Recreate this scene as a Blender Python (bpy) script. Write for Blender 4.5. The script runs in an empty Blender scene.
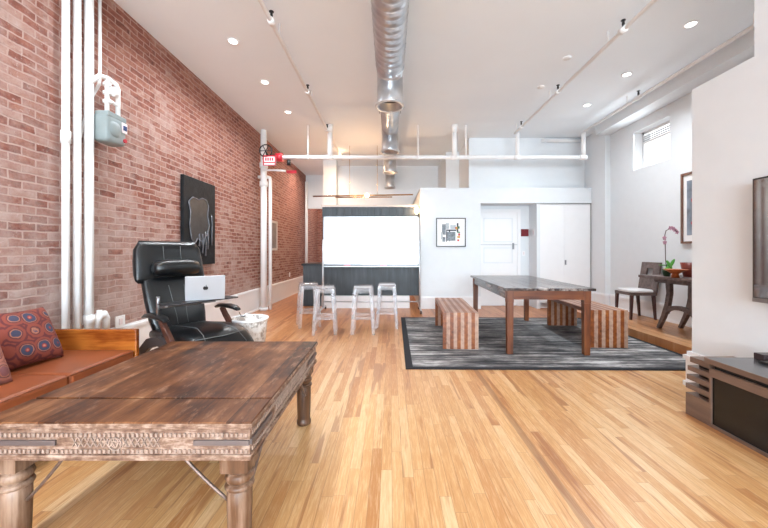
import bpy, bmesh, math, random
from mathutils import Vector, Matrix, Euler
random.seed(7)
PI = math.pi
R = math.radians
C = bpy.context.scene.collection
SC = bpy.context.scene

# ------------------------------------------------------------------ camera
H = 1.2            # eye height
cd = bpy.data.cameras.new('camera')
cam = bpy.data.objects.new('camera', cd); C.objects.link(cam)
cam.location = (0, 0, H); cam.rotation_euler = (PI/2, 0, 0)
cd.sensor_fit = 'HORIZONTAL'; cd.sensor_width = 36.0
cd.lens = 340/768*36
cd.shift_x = -6/768; cd.shift_y = -12/768
cd.clip_start = 0.02; cd.clip_end = 100
SC.camera = cam

# ------------------------------------------------------------------ light
w = bpy.data.worlds.new('world'); SC.world = w; w.use_nodes = True
wn = w.node_tree.nodes; wl = w.node_tree.links
bg = wn['Background']
sky = wn.new('ShaderNodeTexSky')
try:
    sky.sky_type = 'HOSEK_WILKIE'
    sky.sun_direction = (-.4, -.5, .75); sky.turbidity = 5
except Exception: pass
mixw = wn.new('ShaderNodeMix'); mixw.data_type = 'RGBA'
mixw.inputs['Factor'].default_value = .75
wl.new(sky.outputs[0], mixw.inputs['A']); mixw.inputs['B'].default_value = (1, 1, 1, 1)
wl.new(mixw.outputs['Result'], bg.inputs['Color']); bg.inputs['Strength'].default_value = 3.0

def area(name, loc, rot, sx, sy, e, col=(1, 1, 1), spread=PI, shape='RECTANGLE'):
    l = bpy.data.lights.new(name, 'AREA'); l.shape = shape
    l.size = sx
    if shape == 'RECTANGLE': l.size_y = sy
    l.energy = e; l.color = col; l.spread = spread
    o = bpy.data.objects.new(name, l); C.objects.link(o)
    o.location = loc; o.rotation_euler = rot
    return o
# daylight through the tall windows of the wall behind the camera
WIN_X = (-1.75, 0.0, 1.75)
for i, x in enumerate(WIN_X):
    area('window_daylight', (x, -6.43, 2.0), (R(90+24), 0, 0), 1.3, 2.6, 400, (.745, .89, 1.0))
# daylight through the windows on the street side of the nook
area('nook_window_daylight', (4.40, 6.1, 2.98), (0, R(90), 0), .6, .8, 14, (.85, .94, 1.0))
DOWN = []
SC.view_settings.view_transform = 'Standard'; SC.view_settings.look = 'None'
SC.view_settings.gamma = 1; SC.view_settings.use_curve_mapping = False
SC.view_settings.exposure = -0.1

# ------------------------------------------------------------------ materials
def new_mat(name):
    m = bpy.data.materials.new(name); m.use_nodes = True
    nt = m.node_tree; b = nt.nodes['Principled BSDF']
    return m, nt, b
def lin(c):
    return tuple((v/12.92 if v <= .04045 else ((v+.055)/1.055)**2.4) for v in [k/255 for k in c]) + (1,)
def ramp(nt, stops):
    r = nt.nodes.new('ShaderNodeValToRGB'); cr = r.color_ramp
    while len(cr.elements) > 1: cr.elements.remove(cr.elements[-1])
    cr.elements[0].position = stops[0][0]; cr.elements[0].color = stops[0][1]
    for p, c in stops[1:]:
        e = cr.elements.new(p); e.color = c
    return r
def objcoord(nt, scale=(1, 1, 1), rot=(0, 0, 0), world=False):
    if world:
        g = nt.nodes.new('ShaderNodeNewGeometry'); out = g.outputs['Position']
    else:
        g = nt.nodes.new('ShaderNodeTexCoord'); out = g.outputs['Object']
    mp = nt.nodes.new('ShaderNodeMapping'); mp.inputs['Scale'].default_value = scale
    mp.inputs['Rotation'].default_value = rot
    nt.links.new(out, mp.inputs['Vector']); return mp.outputs['Vector']
def noise(nt, vec, scale=5, detail=4, rough=.5):
    n = nt.nodes.new('ShaderNodeTexNoise'); n.inputs['Scale'].default_value = scale
    n.inputs['Detail'].default_value = detail; n.inputs['Roughness'].default_value = rough
    nt.links.new(vec, n.inputs['Vector']); return n.outputs['Fac']
def mixc(nt, fac, a, b, mode='MIX'):
    m = nt.nodes.new('ShaderNodeMix'); m.data_type = 'RGBA'; m.blend_type = mode
    for s, v in (('Factor', fac), ('A', a), ('B', b)):
        if isinstance(v, (tuple, float, int)): m.inputs[s].default_value = v
        else: nt.links.new(v, m.inputs[s])
    return m.outputs['Result']
def mth(nt, op, a, b=None, c=None):
    m = nt.nodes.new('ShaderNodeMath'); m.operation = op
    for i, v in enumerate((a, b, c)):
        if v is None: continue
        if isinstance(v, (float, int)): m.inputs[i].default_value = v
        else: nt.links.new(v, m.inputs[i])
    return m.outputs[0]
def bump(nt, b, h, strength=.3, dist=.005):
    n = nt.nodes.new('ShaderNodeBump'); n.inputs['Strength'].default_value = strength
    n.inputs['Distance'].default_value = dist
    nt.links.new(h, n.inputs['Height']); nt.links.new(n.outputs[0], b.inputs['Normal'])
def plain(name, col, rough=.5, metal=0, var=.06, nscale=8, bmp=0.0, spec=.5, emit=None, es=0):
    m, nt, b = new_mat(name)
    c = lin(col); v = objcoord(nt)
    f = noise(nt, v, nscale, 4)
    d = tuple(max(0, k*(1-var*2)) for k in c[:3]) + (1,)
    rp = ramp(nt, [(.3, d), (.7, c)])
    nt.links.new(f, rp.inputs[0]); nt.links.new(rp.outputs[0], b.inputs['Base Color'])
    b.inputs['Roughness'].default_value = rough; b.inputs['Metallic'].default_value = metal
    b.inputs['Specular IOR Level'].default_value = spec
    if bmp: bump(nt, b, noise(nt, v, nscale*12, 3), bmp, .002)
    if emit:
        b.inputs['Emission Color'].default_value = lin(emit); b.inputs['Emission Strength'].default_value = es
    return m
def wood(name, dark, mid, light, axis='Y', scale=1.0, rough=.45, bmp=.15, stops=(.3, .5, .72)):
    m, nt, b = new_mat(name)
    s = {'X': (1.2, 14, 14), 'Y': (14, 1.2, 14), 'Z': (14, 14, 1.2)}[axis]
    v = objcoord(nt, tuple(k*scale for k in s))
    f = noise(nt, v, 1.6, 6, .62)
    f2 = noise(nt, objcoord(nt), 2.5*scale, 3)
    f3 = mth(nt, 'MULTIPLY_ADD', f2, .5, mth(nt, 'MULTIPLY', f, .72))
    f4 = mth(nt, 'SUBTRACT', f3, .11)
    rp = ramp(nt, [(stops[0], lin(dark)), (stops[1], lin(mid)), (stops[2], lin(light))])
    nt.links.new(f4, rp.inputs[0]); nt.links.new(rp.outputs[0], b.inputs['Base Color'])
    b.inputs['Roughness'].default_value = rough
    bump(nt, b, f, bmp, .003)
    return m

M = {}
M['wall'] = plain('white_wall_paint', (228, 232, 235), .6, var=.01)
M['ceil'] = plain('ceiling_paint', (242, 247, 251), .7, var=.015, nscale=1.2)
M['trim'] = plain('white_trim_paint', (242, 242, 243), .4, var=.01)
M['pipe'] = plain('white_pipe_paint', (243, 242, 241), .6, var=.015, spec=.25)
M['black'] = plain('black_metal', (22, 22, 24), .4)
M['chrome'] = plain('chrome_metal', (200, 200, 205), .22, 1)
M['steel'] = plain('brushed_steel', (165, 168, 172), .35, 1)
M['iron'] = plain('aged_iron', (150, 130, 122), .45, .7, var=.2, nscale=30)
M['brass'] = plain('brass_metal', (205, 160, 110), .25, 1)
M['red'] = plain('red_paint', (190, 30, 48), .4)
M['signwhite'] = plain('sign_white', (240, 225, 226), .4)
M['darkunit'] = wood('charcoal_panel_boards', (34, 39, 43), (45, 51, 56), (62, 68, 73), 'Z', 1, .45)
M['darkwood_top'] = plain('black_counter', (28, 30, 34), .3)
M['board'] = plain('whiteboard_surface', (248, 249, 250), .12, var=.004)
M['alu'] = plain('aluminium_frame', (205, 207, 210), .35, .6)
M['leather_black'] = plain('black_leather', (14, 17, 20), .3, var=.15, nscale=20, bmp=.25)
M['stitch'] = plain('pale_thread', (104, 107, 108), .7)
M['walnut'] = wood('dark_walnut', (48, 26, 20), (84, 50, 40), (112, 72, 58), 'X', 1, .35)
M['plastic_dark'] = plain('dark_plastic', (38, 38, 42), .4)
M['laptop'] = plain('silver_aluminium', (190, 191, 195), .35, .35, var=.01)
M['leather_tan'] = plain('tan_leather', (150, 80, 46), .38, var=.12, nscale=5, bmp=.12)
M['sofawood'] = wood('honey_figured_wood', (66, 24, 6), (126, 60, 20), (176, 102, 40), 'X', .9, .25, stops=(.36, .5, .64))
M['benchA'] = wood('bench_orange_strip', (84, 38, 12), (130, 66, 24), (160, 94, 40), 'Y', 1, .4)
M['benchB'] = wood('bench_pale_strip', (138, 102, 84), (170, 136, 116), (192, 162, 142), 'Y', 1, .4)
M['table_leg'] = wood('reddish_table_wood', (68, 30, 12), (106, 54, 24), (134, 78, 38), 'Z', 1, .4)
M['table_apron'] = wood('reddish_apron_wood', (68, 30, 12), (106, 54, 24), (134, 78, 38), 'X', 1, .4)
M['table_top'] = wood('weathered_dark_top', (26, 22, 22), (62, 50, 47), (160, 148, 142), 'Y', .8, .2, stops=(.36, .5, .66))
M['grey_wood'] = wood('grey_brown_wood', (66, 52, 48), (96, 79, 74), (126, 108, 102), 'X', 1, .45)
M['dark_leg'] = wood('dark_brown_leg', (44, 20, 20), (66, 34, 32), (84, 48, 44), 'Z', 1, .4)
M['cushion'] = plain('off_white_cushion', (226, 222, 222), .8, bmp=.2)
M['console'] = wood('taupe_bronze_wood', (86, 68, 60), (108, 86, 74), (124, 100, 86), 'Y', .8, .35)
M['console_top'] = plain('brushed_grey_top', (120, 120, 124), .22, .5, var=.15)
M['green'] = plain('leaf_green', (70, 150, 40), .4, var=.2)
M['stem'] = plain('brown_stem', (74, 48, 50), .6)
M['petal'] = plain('pink_petal', (214, 160, 184), .5, var=.2, nscale=40)
M['bowl'] = wood('orange_bowl_wood', (130, 56, 22), (176, 88, 40), (200, 116, 60), 'X', 2, .35)
M['redpot'] = plain('red_brown_glaze', (128, 46, 30), .35, var=.15)
M['meter'] = plain('grey_green_enamel', (136, 146, 146), .4, var=.08)
M['blue'] = plain('blue_label', (40, 60, 110), .5)
M['mat'] = plain('picture_mat', (244, 244, 244), .7, var=.005)
M['frame_black'] = plain('thin_black_frame', (52, 54, 58), .4)
M['frame_brown'] = wood('brown_frame_wood', (80, 50, 40), (116, 78, 62), (140, 100, 82), 'Z', 2, .4)

def mat_emit(name, col, s):
    m, nt, b = new_mat(name); v = objcoord(nt)
    b.inputs['Base Color'].default_value = lin(col)
    b.inputs['Emission Color'].default_value = lin(col); b.inputs['Emission Strength'].default_value = s
    return m
M['lamp'] = mat_emit('downlight_lens', (255, 252, 248), 6)
M['bulb'] = mat_emit('warm_bulb', (255, 208, 150), 14)

def mat_brick():
    m, nt, b = new_mat('old_red_brick')
    g = nt.nodes.new('ShaderNodeNewGeometry'); sp = nt.nodes.new('ShaderNodeSeparateXYZ')
    nt.links.new(g.outputs['Position'], sp.inputs[0])
    cb = nt.nodes.new('ShaderNodeCombineXYZ')
    # ragged edges: jitter the coordinates a little
    jn = nt.nodes.new('ShaderNodeTexNoise'); jn.inputs['Scale'].default_value = 7; jn.inputs['Detail'].default_value = 3
    nt.links.new(g.outputs['Position'], jn.inputs['Vector'])
    js = nt.nodes.new('ShaderNodeSeparateColor'); nt.links.new(jn.outputs['Color'], js.inputs[0])
    u = mth(nt, 'ADD', sp.outputs['X'], sp.outputs['Y'])
    u2 = mth(nt, 'MULTIPLY_ADD', js.outputs[0], .03, u)
    z2 = mth(nt, 'MULTIPLY_ADD', js.outputs[1], .032, sp.outputs['Z'])
    nt.links.new(u2, cb.inputs[0]); nt.links.new(z2, cb.inputs[1])
    bt = nt.nodes.new('ShaderNodeTexBrick')
    bt.inputs['Scale'].default_value = 1; bt.inputs['Brick Width'].default_value = .192
    bt.inputs['Row Height'].default_value = .0625; bt.inputs['Mortar Size'].default_value = .0075
    bt.inputs['Mortar Smooth'].default_value = .35; bt.inputs['Bias'].default_value = 0
    bt.inputs['Color1'].default_value = (0, 0, 0, 1); bt.inputs['Color2'].default_value = (1, 1, 1, 1)
    bt.inputs['Mortar'].default_value = (.5, .5, .5, 1)
    nt.links.new(cb.outputs[0], bt.inputs['Vector'])
    rp = ramp(nt, [(0, lin((76, 44, 38))), (.2, lin((114, 60, 46))), (.5, lin((140, 82, 65))), (.78, lin((154, 102, 84))), (1, lin((176, 140, 124)))])
    sep = nt.nodes.new('ShaderNodeSeparateColor'); nt.links.new(bt.outputs['Color'], sep.inputs[0])
    nn = noise(nt, objcoord(nt, (1, 1, 1.6), world=True), 13, 5, .7)
    idx = mth(nt, 'ADD', mth(nt, 'MULTIPLY', sep.outputs[0], .42), mth(nt, 'MULTIPLY_ADD', nn, 1.6, -.5))
    nt.links.new(idx, rp.inputs[0])
    # lime wash / dust patches
    big = noise(nt, objcoord(nt, world=True), .9, 5, .6)
    fine = noise(nt, objcoord(nt, world=True), 9, 5, .7)
    low = mth(nt, 'MULTIPLY_ADD', sp.outputs['Z'], -.10, .19)      # more wash near the floor
    near = mth(nt, 'MULTIPLY_ADD', sp.outputs['Y'], -.03, .12)
    s = mth(nt, 'ADD', mth(nt, 'MULTIPLY', big, .75), mth(nt, 'MULTIPLY', fine, .6))
    s = mth(nt, 'ADD', mth(nt, 'ADD', s, low), near)
    s = mth(nt, 'ADD', s, mth(nt, 'MULTIPLY_ADD', sep.outputs[0], .2, -.10))
    mr = nt.nodes.new('ShaderNodeMapRange'); nt.links.new(s, mr.inputs[0])
    mr.inputs[1].default_value = .56; mr.inputs[2].default_value = .92; mr.inputs[3].default_value = .03; mr.inputs[4].default_value = .86
    c1 = mixc(nt, mr.outputs[0], rp.outputs[0], lin((184, 163, 155)))
    c2 = mixc(nt, mth(nt, 'MULTIPLY', bt.outputs['Fac'], mth(nt, 'MULTIPLY_ADD', sp.outputs['Z'], -.12, .98)), c1, lin((184, 158, 148)))
    ws = noise(nt, objcoord(nt, world=True), 34, 4, .75)
    mw = nt.nodes.new('ShaderNodeMapRange'); nt.links.new(ws, mw.inputs[0])
    mw.inputs[1].default_value = .6; mw.inputs[2].default_value = .72; mw.inputs[3].default_value = 0; mw.inputs[4].default_value = .5
    c2 = mixc(nt, mw.outputs[0], c2, lin((204, 186, 180)))
    # dark speckle pits
    pit = noise(nt, objcoord(nt, (1, 1, 2), world=True), 26, 3, .6)
    mp = nt.nodes.new('ShaderNodeMapRange'); nt.links.new(pit, mp.inputs[0])
    mp.inputs[1].default_value = .62; mp.inputs[2].default_value = .74; mp.inputs[3].default_value = 0; mp.inputs[4].default_value = .45
    c3 = mixc(nt, mp.outputs[0], c2, lin((112, 78, 74)))
    nt.links.new(c3, b.inputs['Base Color'])
    b.inputs['Roughness'].default_value = .8
    hgt = mth(nt, 'MULTIPLY_ADD', fine, .5, mth(nt, 'SUBTRACT', 1.0, bt.outputs['Fac']))
    bump(nt, b, hgt, .6, .008)
    return m
M['brick'] = mat_brick()

def mat_floor():
    m, nt, b = new_mat('maple_strip_floor')
    g = nt.nodes.new('ShaderNodeNewGeometry'); sp = nt.nodes.new('ShaderNodeSeparateXYZ')
    nt.links.new(g.outputs['Position'], sp.inputs[0])
    W, L = .058, .8
    # boards swing a hair to the left of the room axis
    x = mth(nt, 'DIVIDE', mth(nt, 'ADD', sp.outputs['X'], 20.0), W)
    col = mth(nt, 'FLOOR', x); fx = mth(nt, 'FRACT', x)
    wn_ = nt.nodes.new('ShaderNodeTexWhiteNoise'); wn_.noise_dimensions = '1D'; nt.links.new(col, wn_.inputs['W'])
    y = mth(nt, 'ADD', mth(nt, 'DIVIDE', sp.outputs['Y'], L), mth(nt, 'MULTIPLY', wn_.outputs['Value'], 7.3))
    row = mth(nt, 'FLOOR', y); fy = mth(nt, 'FRACT', y)
    cb = nt.nodes.new('ShaderNodeCombineXYZ'); nt.links.new(col, cb.inputs[0]); nt.links.new(row, cb.inputs[1])
    w2 = nt.nodes.new('ShaderNodeTexWhiteNoise'); w2.noise_dimensions = '2D'; nt.links.new(cb.outputs[0], w2.inputs['Vector'])
    rp = ramp(nt, [(0, lin((176, 120, 70))), (.07, lin((192, 138, 86))), (.3, lin((200, 150, 97))), (.7, lin((209, 162, 110))), (1, lin((220, 184, 138)))])
    nt.links.new(w2.outputs['Value'], rp.inputs[0])
    # grain, shifted per board
    sh = nt.nodes.new('ShaderNodeCombineXYZ')
    nt.links.new(mth(nt, 'MULTIPLY_ADD', w2.outputs['Value'], 31.0, mth(nt, 'MULTIPLY', sp.outputs['X'], 26.0)), sh.inputs[0])
    nt.links.new(mth(nt, 'MULTIPLY', sp.outputs['Y'], 1.7), sh.inputs[1])
    nt.links.new(mth(nt, 'MULTIPLY', w2.outputs['Value'], 17.0), sh.inputs[2])
    gr = noise(nt, sh.outputs[0], 1.3, 5, .6)
    mr = nt.nodes.new('ShaderNodeMapRange'); nt.links.new(gr, mr.inputs[0])
    mr.inputs[1].default_value = .6; mr.inputs[2].default_value = .68; mr.inputs[3].default_value = 0; mr.inputs[4].default_value = .65
    c = mixc(nt, mr.outputs[0], rp.outputs[0], lin((170, 112, 62)))
    fg = noise(nt, sh.outputs[0], 4.5, 4, .7)
    mg = nt.nodes.new('ShaderNodeMapRange'); nt.links.new(fg, mg.inputs[0])
    mg.inputs[1].default_value = .45; mg.inputs[2].default_value = .8; mg.inputs[3].default_value = 0; mg.inputs[4].default_value = .45
    c = mixc(nt, mg.outputs[0], c, lin((166, 106, 56)))
    pg = nt.nodes.new('ShaderNodeMapRange'); nt.links.new(fg, pg.inputs[0])
    pg.inputs[1].default_value = .5; pg.inputs[2].default_value = .25; pg.inputs[3].default_value = 0; pg.inputs[4].default_value = .45
    c = mixc(nt, pg.outputs[0], c, lin((236, 208, 170)))
    # heartwood streaks
    st = noise(nt, sh.outputs[0], .42, 3, .5)
    ms = nt.nodes.new('ShaderNodeMapRange'); nt.links.new(st, ms.inputs[0])
    ms.inputs[1].default_value = .6; ms.inputs[2].default_value = .635; ms.inputs[3].default_value = 0; ms.inputs[4].default_value = .62
    c = mixc(nt, ms.outputs[0], c, lin((150, 92, 52)))
    # one long run of darker boards
    dk = mth(nt, 'LESS_THAN', mth(nt, 'ABSOLUTE', mth(nt, 'SUBTRACT', sp.outputs['X'], .87)), .024)
    c = mixc(nt, mth(nt, 'MULTIPLY', dk, .55), c, lin((138, 96, 66)))
    # seams
    ex = mth(nt, 'LESS_THAN', mth(nt, 'MINIMUM', fx, mth(nt, 'SUBTRACT', 1.0, fx)), .022)
    ey = mth(nt, 'LESS_THAN', fy, .0025)
    seam = mth(nt, 'MAXIMUM', ex, ey)
    c = mixc(nt, mth(nt, 'MULTIPLY', seam, .45), c, lin((120, 74, 44)))
    # reddish light reflected at the back of the loft, tinted into the boards
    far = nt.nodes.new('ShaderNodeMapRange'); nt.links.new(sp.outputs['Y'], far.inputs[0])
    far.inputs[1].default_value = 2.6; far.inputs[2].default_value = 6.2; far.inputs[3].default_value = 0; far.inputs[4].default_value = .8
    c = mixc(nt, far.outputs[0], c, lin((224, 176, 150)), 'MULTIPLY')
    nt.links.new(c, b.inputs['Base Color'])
    b.inputs['Roughness'].default_value = .3
    b.inputs['Specular IOR Level'].default_value = .5
    bump(nt, b, mth(nt, 'SUBTRACT', 1.0, seam), .15, .002)
    return m
M['floor'] = mat_floor()

def mat_rug():
    m, nt, b = new_mat('grey_striped_rug')
    v = objcoord(nt, (.7, 13, 1)); f = noise(nt, v, 1.3, 5, .6)
    v2 = objcoord(nt, (8, 24, 1)); f2 = noise(nt, v2, 1.5, 4, .7)
    v3 = objcoord(nt, (1, 2.2, 1)); f4 = noise(nt, v3, 1.7, 4, .6)
    s = mth(nt, 'ADD', mth(nt, 'MULTIPLY', f, .7), mth(nt, 'MULTIPLY', f2, .3))
    s = mth(nt, 'ADD', s, mth(nt, 'MULTIPLY_ADD', f4, .6, -.3))
    rp = ramp(nt, [(.36, lin((36, 36, 40))), (.45, lin((82, 81, 83))), (.54, lin((126, 123, 122))), (.64, lin((196, 193, 191)))])
    nt.links.new(s, rp.inputs[0])
    tc = nt.nodes.new('ShaderNodeTexCoord'); sy = nt.nodes.new('ShaderNodeSeparateXYZ'); nt.links.new(tc.outputs['Object'], sy.inputs[0])
    wob = mth(nt, 'MULTIPLY_ADD', f4, .05, sy.outputs['Y'])
    ln = mth(nt, 'LESS_THAN', mth(nt, 'FRACT', mth(nt, 'MULTIPLY', wob, 8.5)), .16)
    cc = mixc(nt, mth(nt, 'MULTIPLY', ln, .5), rp.outputs[0], lin((44, 44, 48)))
    nt.links.new(cc, b.inputs['Base Color'])
    b.inputs['Roughness'].default_value = .85
    bump(nt, b, f2, .5, .006)
    return m
M['rug'] = mat_rug()
M['rug_edge'] = plain('black_rug_binding', (30, 30, 36), .9, bmp=.3)

def mat_opium():
    m, nt, b = new_mat('old_indian_wood_top')
    v = objcoord(nt, (9, 1.1, 9)); f = noise(nt, v, 1.6, 6, .65)
    f2 = noise(nt, objcoord(nt), 3.2, 4, .6)
    tc = nt.nodes.new('ShaderNodeTexCoord'); sp = nt.nodes.new('ShaderNodeSeparateXYZ'); nt.links.new(tc.outputs['Object'], sp.inputs[0])
    pl = mth(nt, 'FLOOR', mth(nt, 'MULTIPLY', mth(nt, 'ADD', sp.outputs['X'], 5), 7.0))
    wn_ = nt.nodes.new('ShaderNodeTexWhiteNoise'); wn_.noise_dimensions = '1D'; nt.links.new(pl, wn_.inputs['W'])
    s = mth(nt, 'ADD', mth(nt, 'MULTIPLY', f, .62), mth(nt, 'MULTIPLY', f2, .45))
    s = mth(nt, 'ADD', s, mth(nt, 'MULTIPLY_ADD', wn_.outputs['Value'], .14, -.1))
    rp = ramp(nt, [(.36, lin((36, 18, 9))), (.44, lin((74, 40, 20))), (.53, lin((106, 64, 36))), (.61, lin((134, 90, 58))), (.74, lin((170, 136, 110)))])
    nt.links.new(s, rp.inputs[0])
    # pale wear, in flecks along the grain
    wv = noise(nt, objcoord(nt, (7, 2, 7)), 4, 5, .7)
    mr = nt.nodes.new('ShaderNodeMapRange'); nt.links.new(wv, mr.inputs[0])
    mr.inputs[1].default_value = .55; mr.inputs[2].default_value = .75; mr.inputs[3].default_value = 0; mr.inputs[4].default_value = .5
    c = mixc(nt, mr.outputs[0], rp.outputs[0], lin((190, 150, 124)))
    fr = mth(nt, 'FRACT', mth(nt, 'MULTIPLY', mth(nt, 'ADD', sp.outputs['X'], 5), 7.0))
    sm = mth(nt, 'LESS_THAN', fr, .02)
    c = mixc(nt, mth(nt, 'MULTIPLY', sm, .7), c, lin((50, 26, 20)))
    nt.links.new(c, b.inputs['Base Color'])
    b.inputs['Roughness'].default_value = .42; b.inputs['Specular IOR Level'].default_value = .28
    bump(nt, b, f, .25, .003)
    return m
M['opium_top'] = mat_opium()
def mat_carved():
    m, nt, b = new_mat('whitewashed_carved_wood')
    f = noise(nt, objcoord(nt, (3, 3, 18)), 4, 5, .7)
    f2 = noise(nt, objcoord(nt), 30, 3, .6)
    s = mth(nt, 'ADD', mth(nt, 'MULTIPLY', f, .6), mth(nt, 'MULTIPLY', f2, .4))
    rp = ramp(nt, [(.38, lin((82, 56, 42))), (.5, lin((128, 98, 80))), (.62, lin((176, 152, 136)))])
    nt.links.new(s, rp.inputs[0]); nt.links.new(rp.outputs[0], b.inputs['Base Color'])
    b.inputs['Roughness'].default_value = .6; bump(nt, b, f2, .3, .003)
    return m
M['carved'] = mat_carved()
M['carved_leg'] = wood('worn_leg_wood', (60, 36, 22), (100, 68, 46), (162, 134, 114), 'Z', 1.2, .42)

def mat_kilim(name, base, alt, blue):
    m, nt, b = new_mat(name)
    v = objcoord(nt, (1, 1, 1))
    vo = nt.nodes.new('ShaderNodeTexVoronoi'); vo.inputs['Scale'].default_value = 9.5; vo.inputs['Randomness'].default_value = .35
    nt.links.new(v, vo.inputs['Vector'])
    d = vo.outputs['Distance']
    nz = noise(nt, v, 40, 3, .6)
    wv = noise(nt, v, 9, 2); d2 = mth(nt, 'ADD', mth(nt, 'MULTIPLY_ADD', nz, .10, mth(nt, 'MULTIPLY', d, .95)), mth(nt, 'MULTIPLY_ADD', wv, .25, -.17))
    rp = ramp(nt, [(0, lin((200, 150, 130))), (.10, lin((150, 44, 36))), (.14, lin(blue)), (.30, lin(blue)), (.33, lin((170, 110, 84))), (.37, lin((70, 34, 44))), (.42, lin(base)), (.52, lin(base)), (.55, lin(alt)), (.62, lin(alt)), (.66, lin(base))])
    nt.links.new(d2, rp.inputs[0]); nt.links.new(rp.outputs[0], b.inputs['Base Color'])
    b.inputs['Roughness'].default_value = .9; bump(nt, b, noise(nt, v, 160, 2), .4, .003)
    return m
M['kilim'] = mat_kilim('kilim_red_blue', (132, 62, 48), (96, 42, 42), (62, 62, 84))
M['kilim2'] = mat_kilim('kilim_faded_rose', (166, 108, 90), (140, 86, 76), (126, 76, 76))

def mat_spiral():
    m, nt, b = new_mat('galvanised_spiral')
    n = noise(nt, objcoord(nt), 6, 3)
    rp = ramp(nt, [(.3, lin((190, 194, 200))), (.7, lin((224, 227, 230)))])
    nt.links.new(n, rp.inputs[0]); nt.links.new(rp.outputs[0], b.inputs['Base Color'])
    b.inputs['Metallic'].default_value = .85; b.inputs['Roughness'].default_value = .32
    return m
M['duct'] = mat_spiral()
M['duct_in'] = plain('duct_inside', (95, 95, 98), .6, .4)

def mat_glass(name, col=(1, 1, 1, 1), rough=0.02, ior=1.45):
    m, nt, b = new_mat(name)
    b.inputs['Base Color'].default_value = col
    b.inputs['Transmission Weight'].default_value = 1.0
    b.inputs['Roughness'].default_value = rough; b.inputs['IOR'].default_value = ior
    return m
M['acrylic'] = mat_glass('clear_acrylic', (.93, .945, .98, 1), .06, 1.42)
M['acrylic'].node_tree.nodes['Principled BSDF'].inputs['Transmission Weight'].default_value = .86
M['pane'] = mat_glass('window_glass', (1, 1, 1, 1), 0, 1.0)
def mat_tv():
    m, nt, b = new_mat('glossy_screen')
    b.inputs['Base Color'].default_value = (.03, .028, .03, 1)
    b.inputs['Roughness'].default_value = .05; b.inputs['Specular IOR Level'].default_value = 1.0; b.inputs['IOR'].default_value = 2.0
    b.inputs['Coat Weight'].default_value = .6; b.inputs['Coat IOR'].default_value = 2.2
    return m
M['tv'] = mat_tv()
M['dark_glass'] = plain('dark_glass_front', (18, 23, 27), .18, var=.4, nscale=6, spec=.5)
def mat_bin():
    m, nt, b = new_mat('white_marbled_shell')
    f = noise(nt, objcoord(nt), 14, 5, .7)
    rp = ramp(nt, [(.4, lin((160, 150, 142))), (.5, lin((226, 222, 218))), (.6, lin((240, 240, 240)))])
    nt.links.new(f, rp.inputs[0]); nt.links.new(rp.outputs[0], b.inputs['Base Color']); b.inputs['Roughness'].default_value = .3
    return m
M['bin'] = mat_bin()
def mat_art():
    m, nt, b = new_mat('black_relief_paint')
    v = objcoord(nt)
    f = noise(nt, v, 5, 5, .6); g = noise(nt, v, 26, 3, .6)
    rp = ramp(nt, [(.35, lin((12, 14, 17))), (.6, lin((24, 26, 30))), (.75, lin((40, 42, 47)))])
    nt.links.new(f, rp.inputs[0]); nt.links.new(rp.outputs[0], b.inputs['Base Color'])
    b.inputs['Roughness'].default_value = .6; b.inputs['Specular IOR Level'].default_value = .25; bump(nt, b, g, .5, .01)
    return m
M['art'] = mat_art()
M['art_grey'] = plain('grey_relief_paint', (48, 49, 53), .4, var=.3, nscale=12, bmp=.4)
M['art_drip'] = plain('glossy_drip_paint', (112, 112, 118), .2, var=.3, nscale=10)

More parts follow.
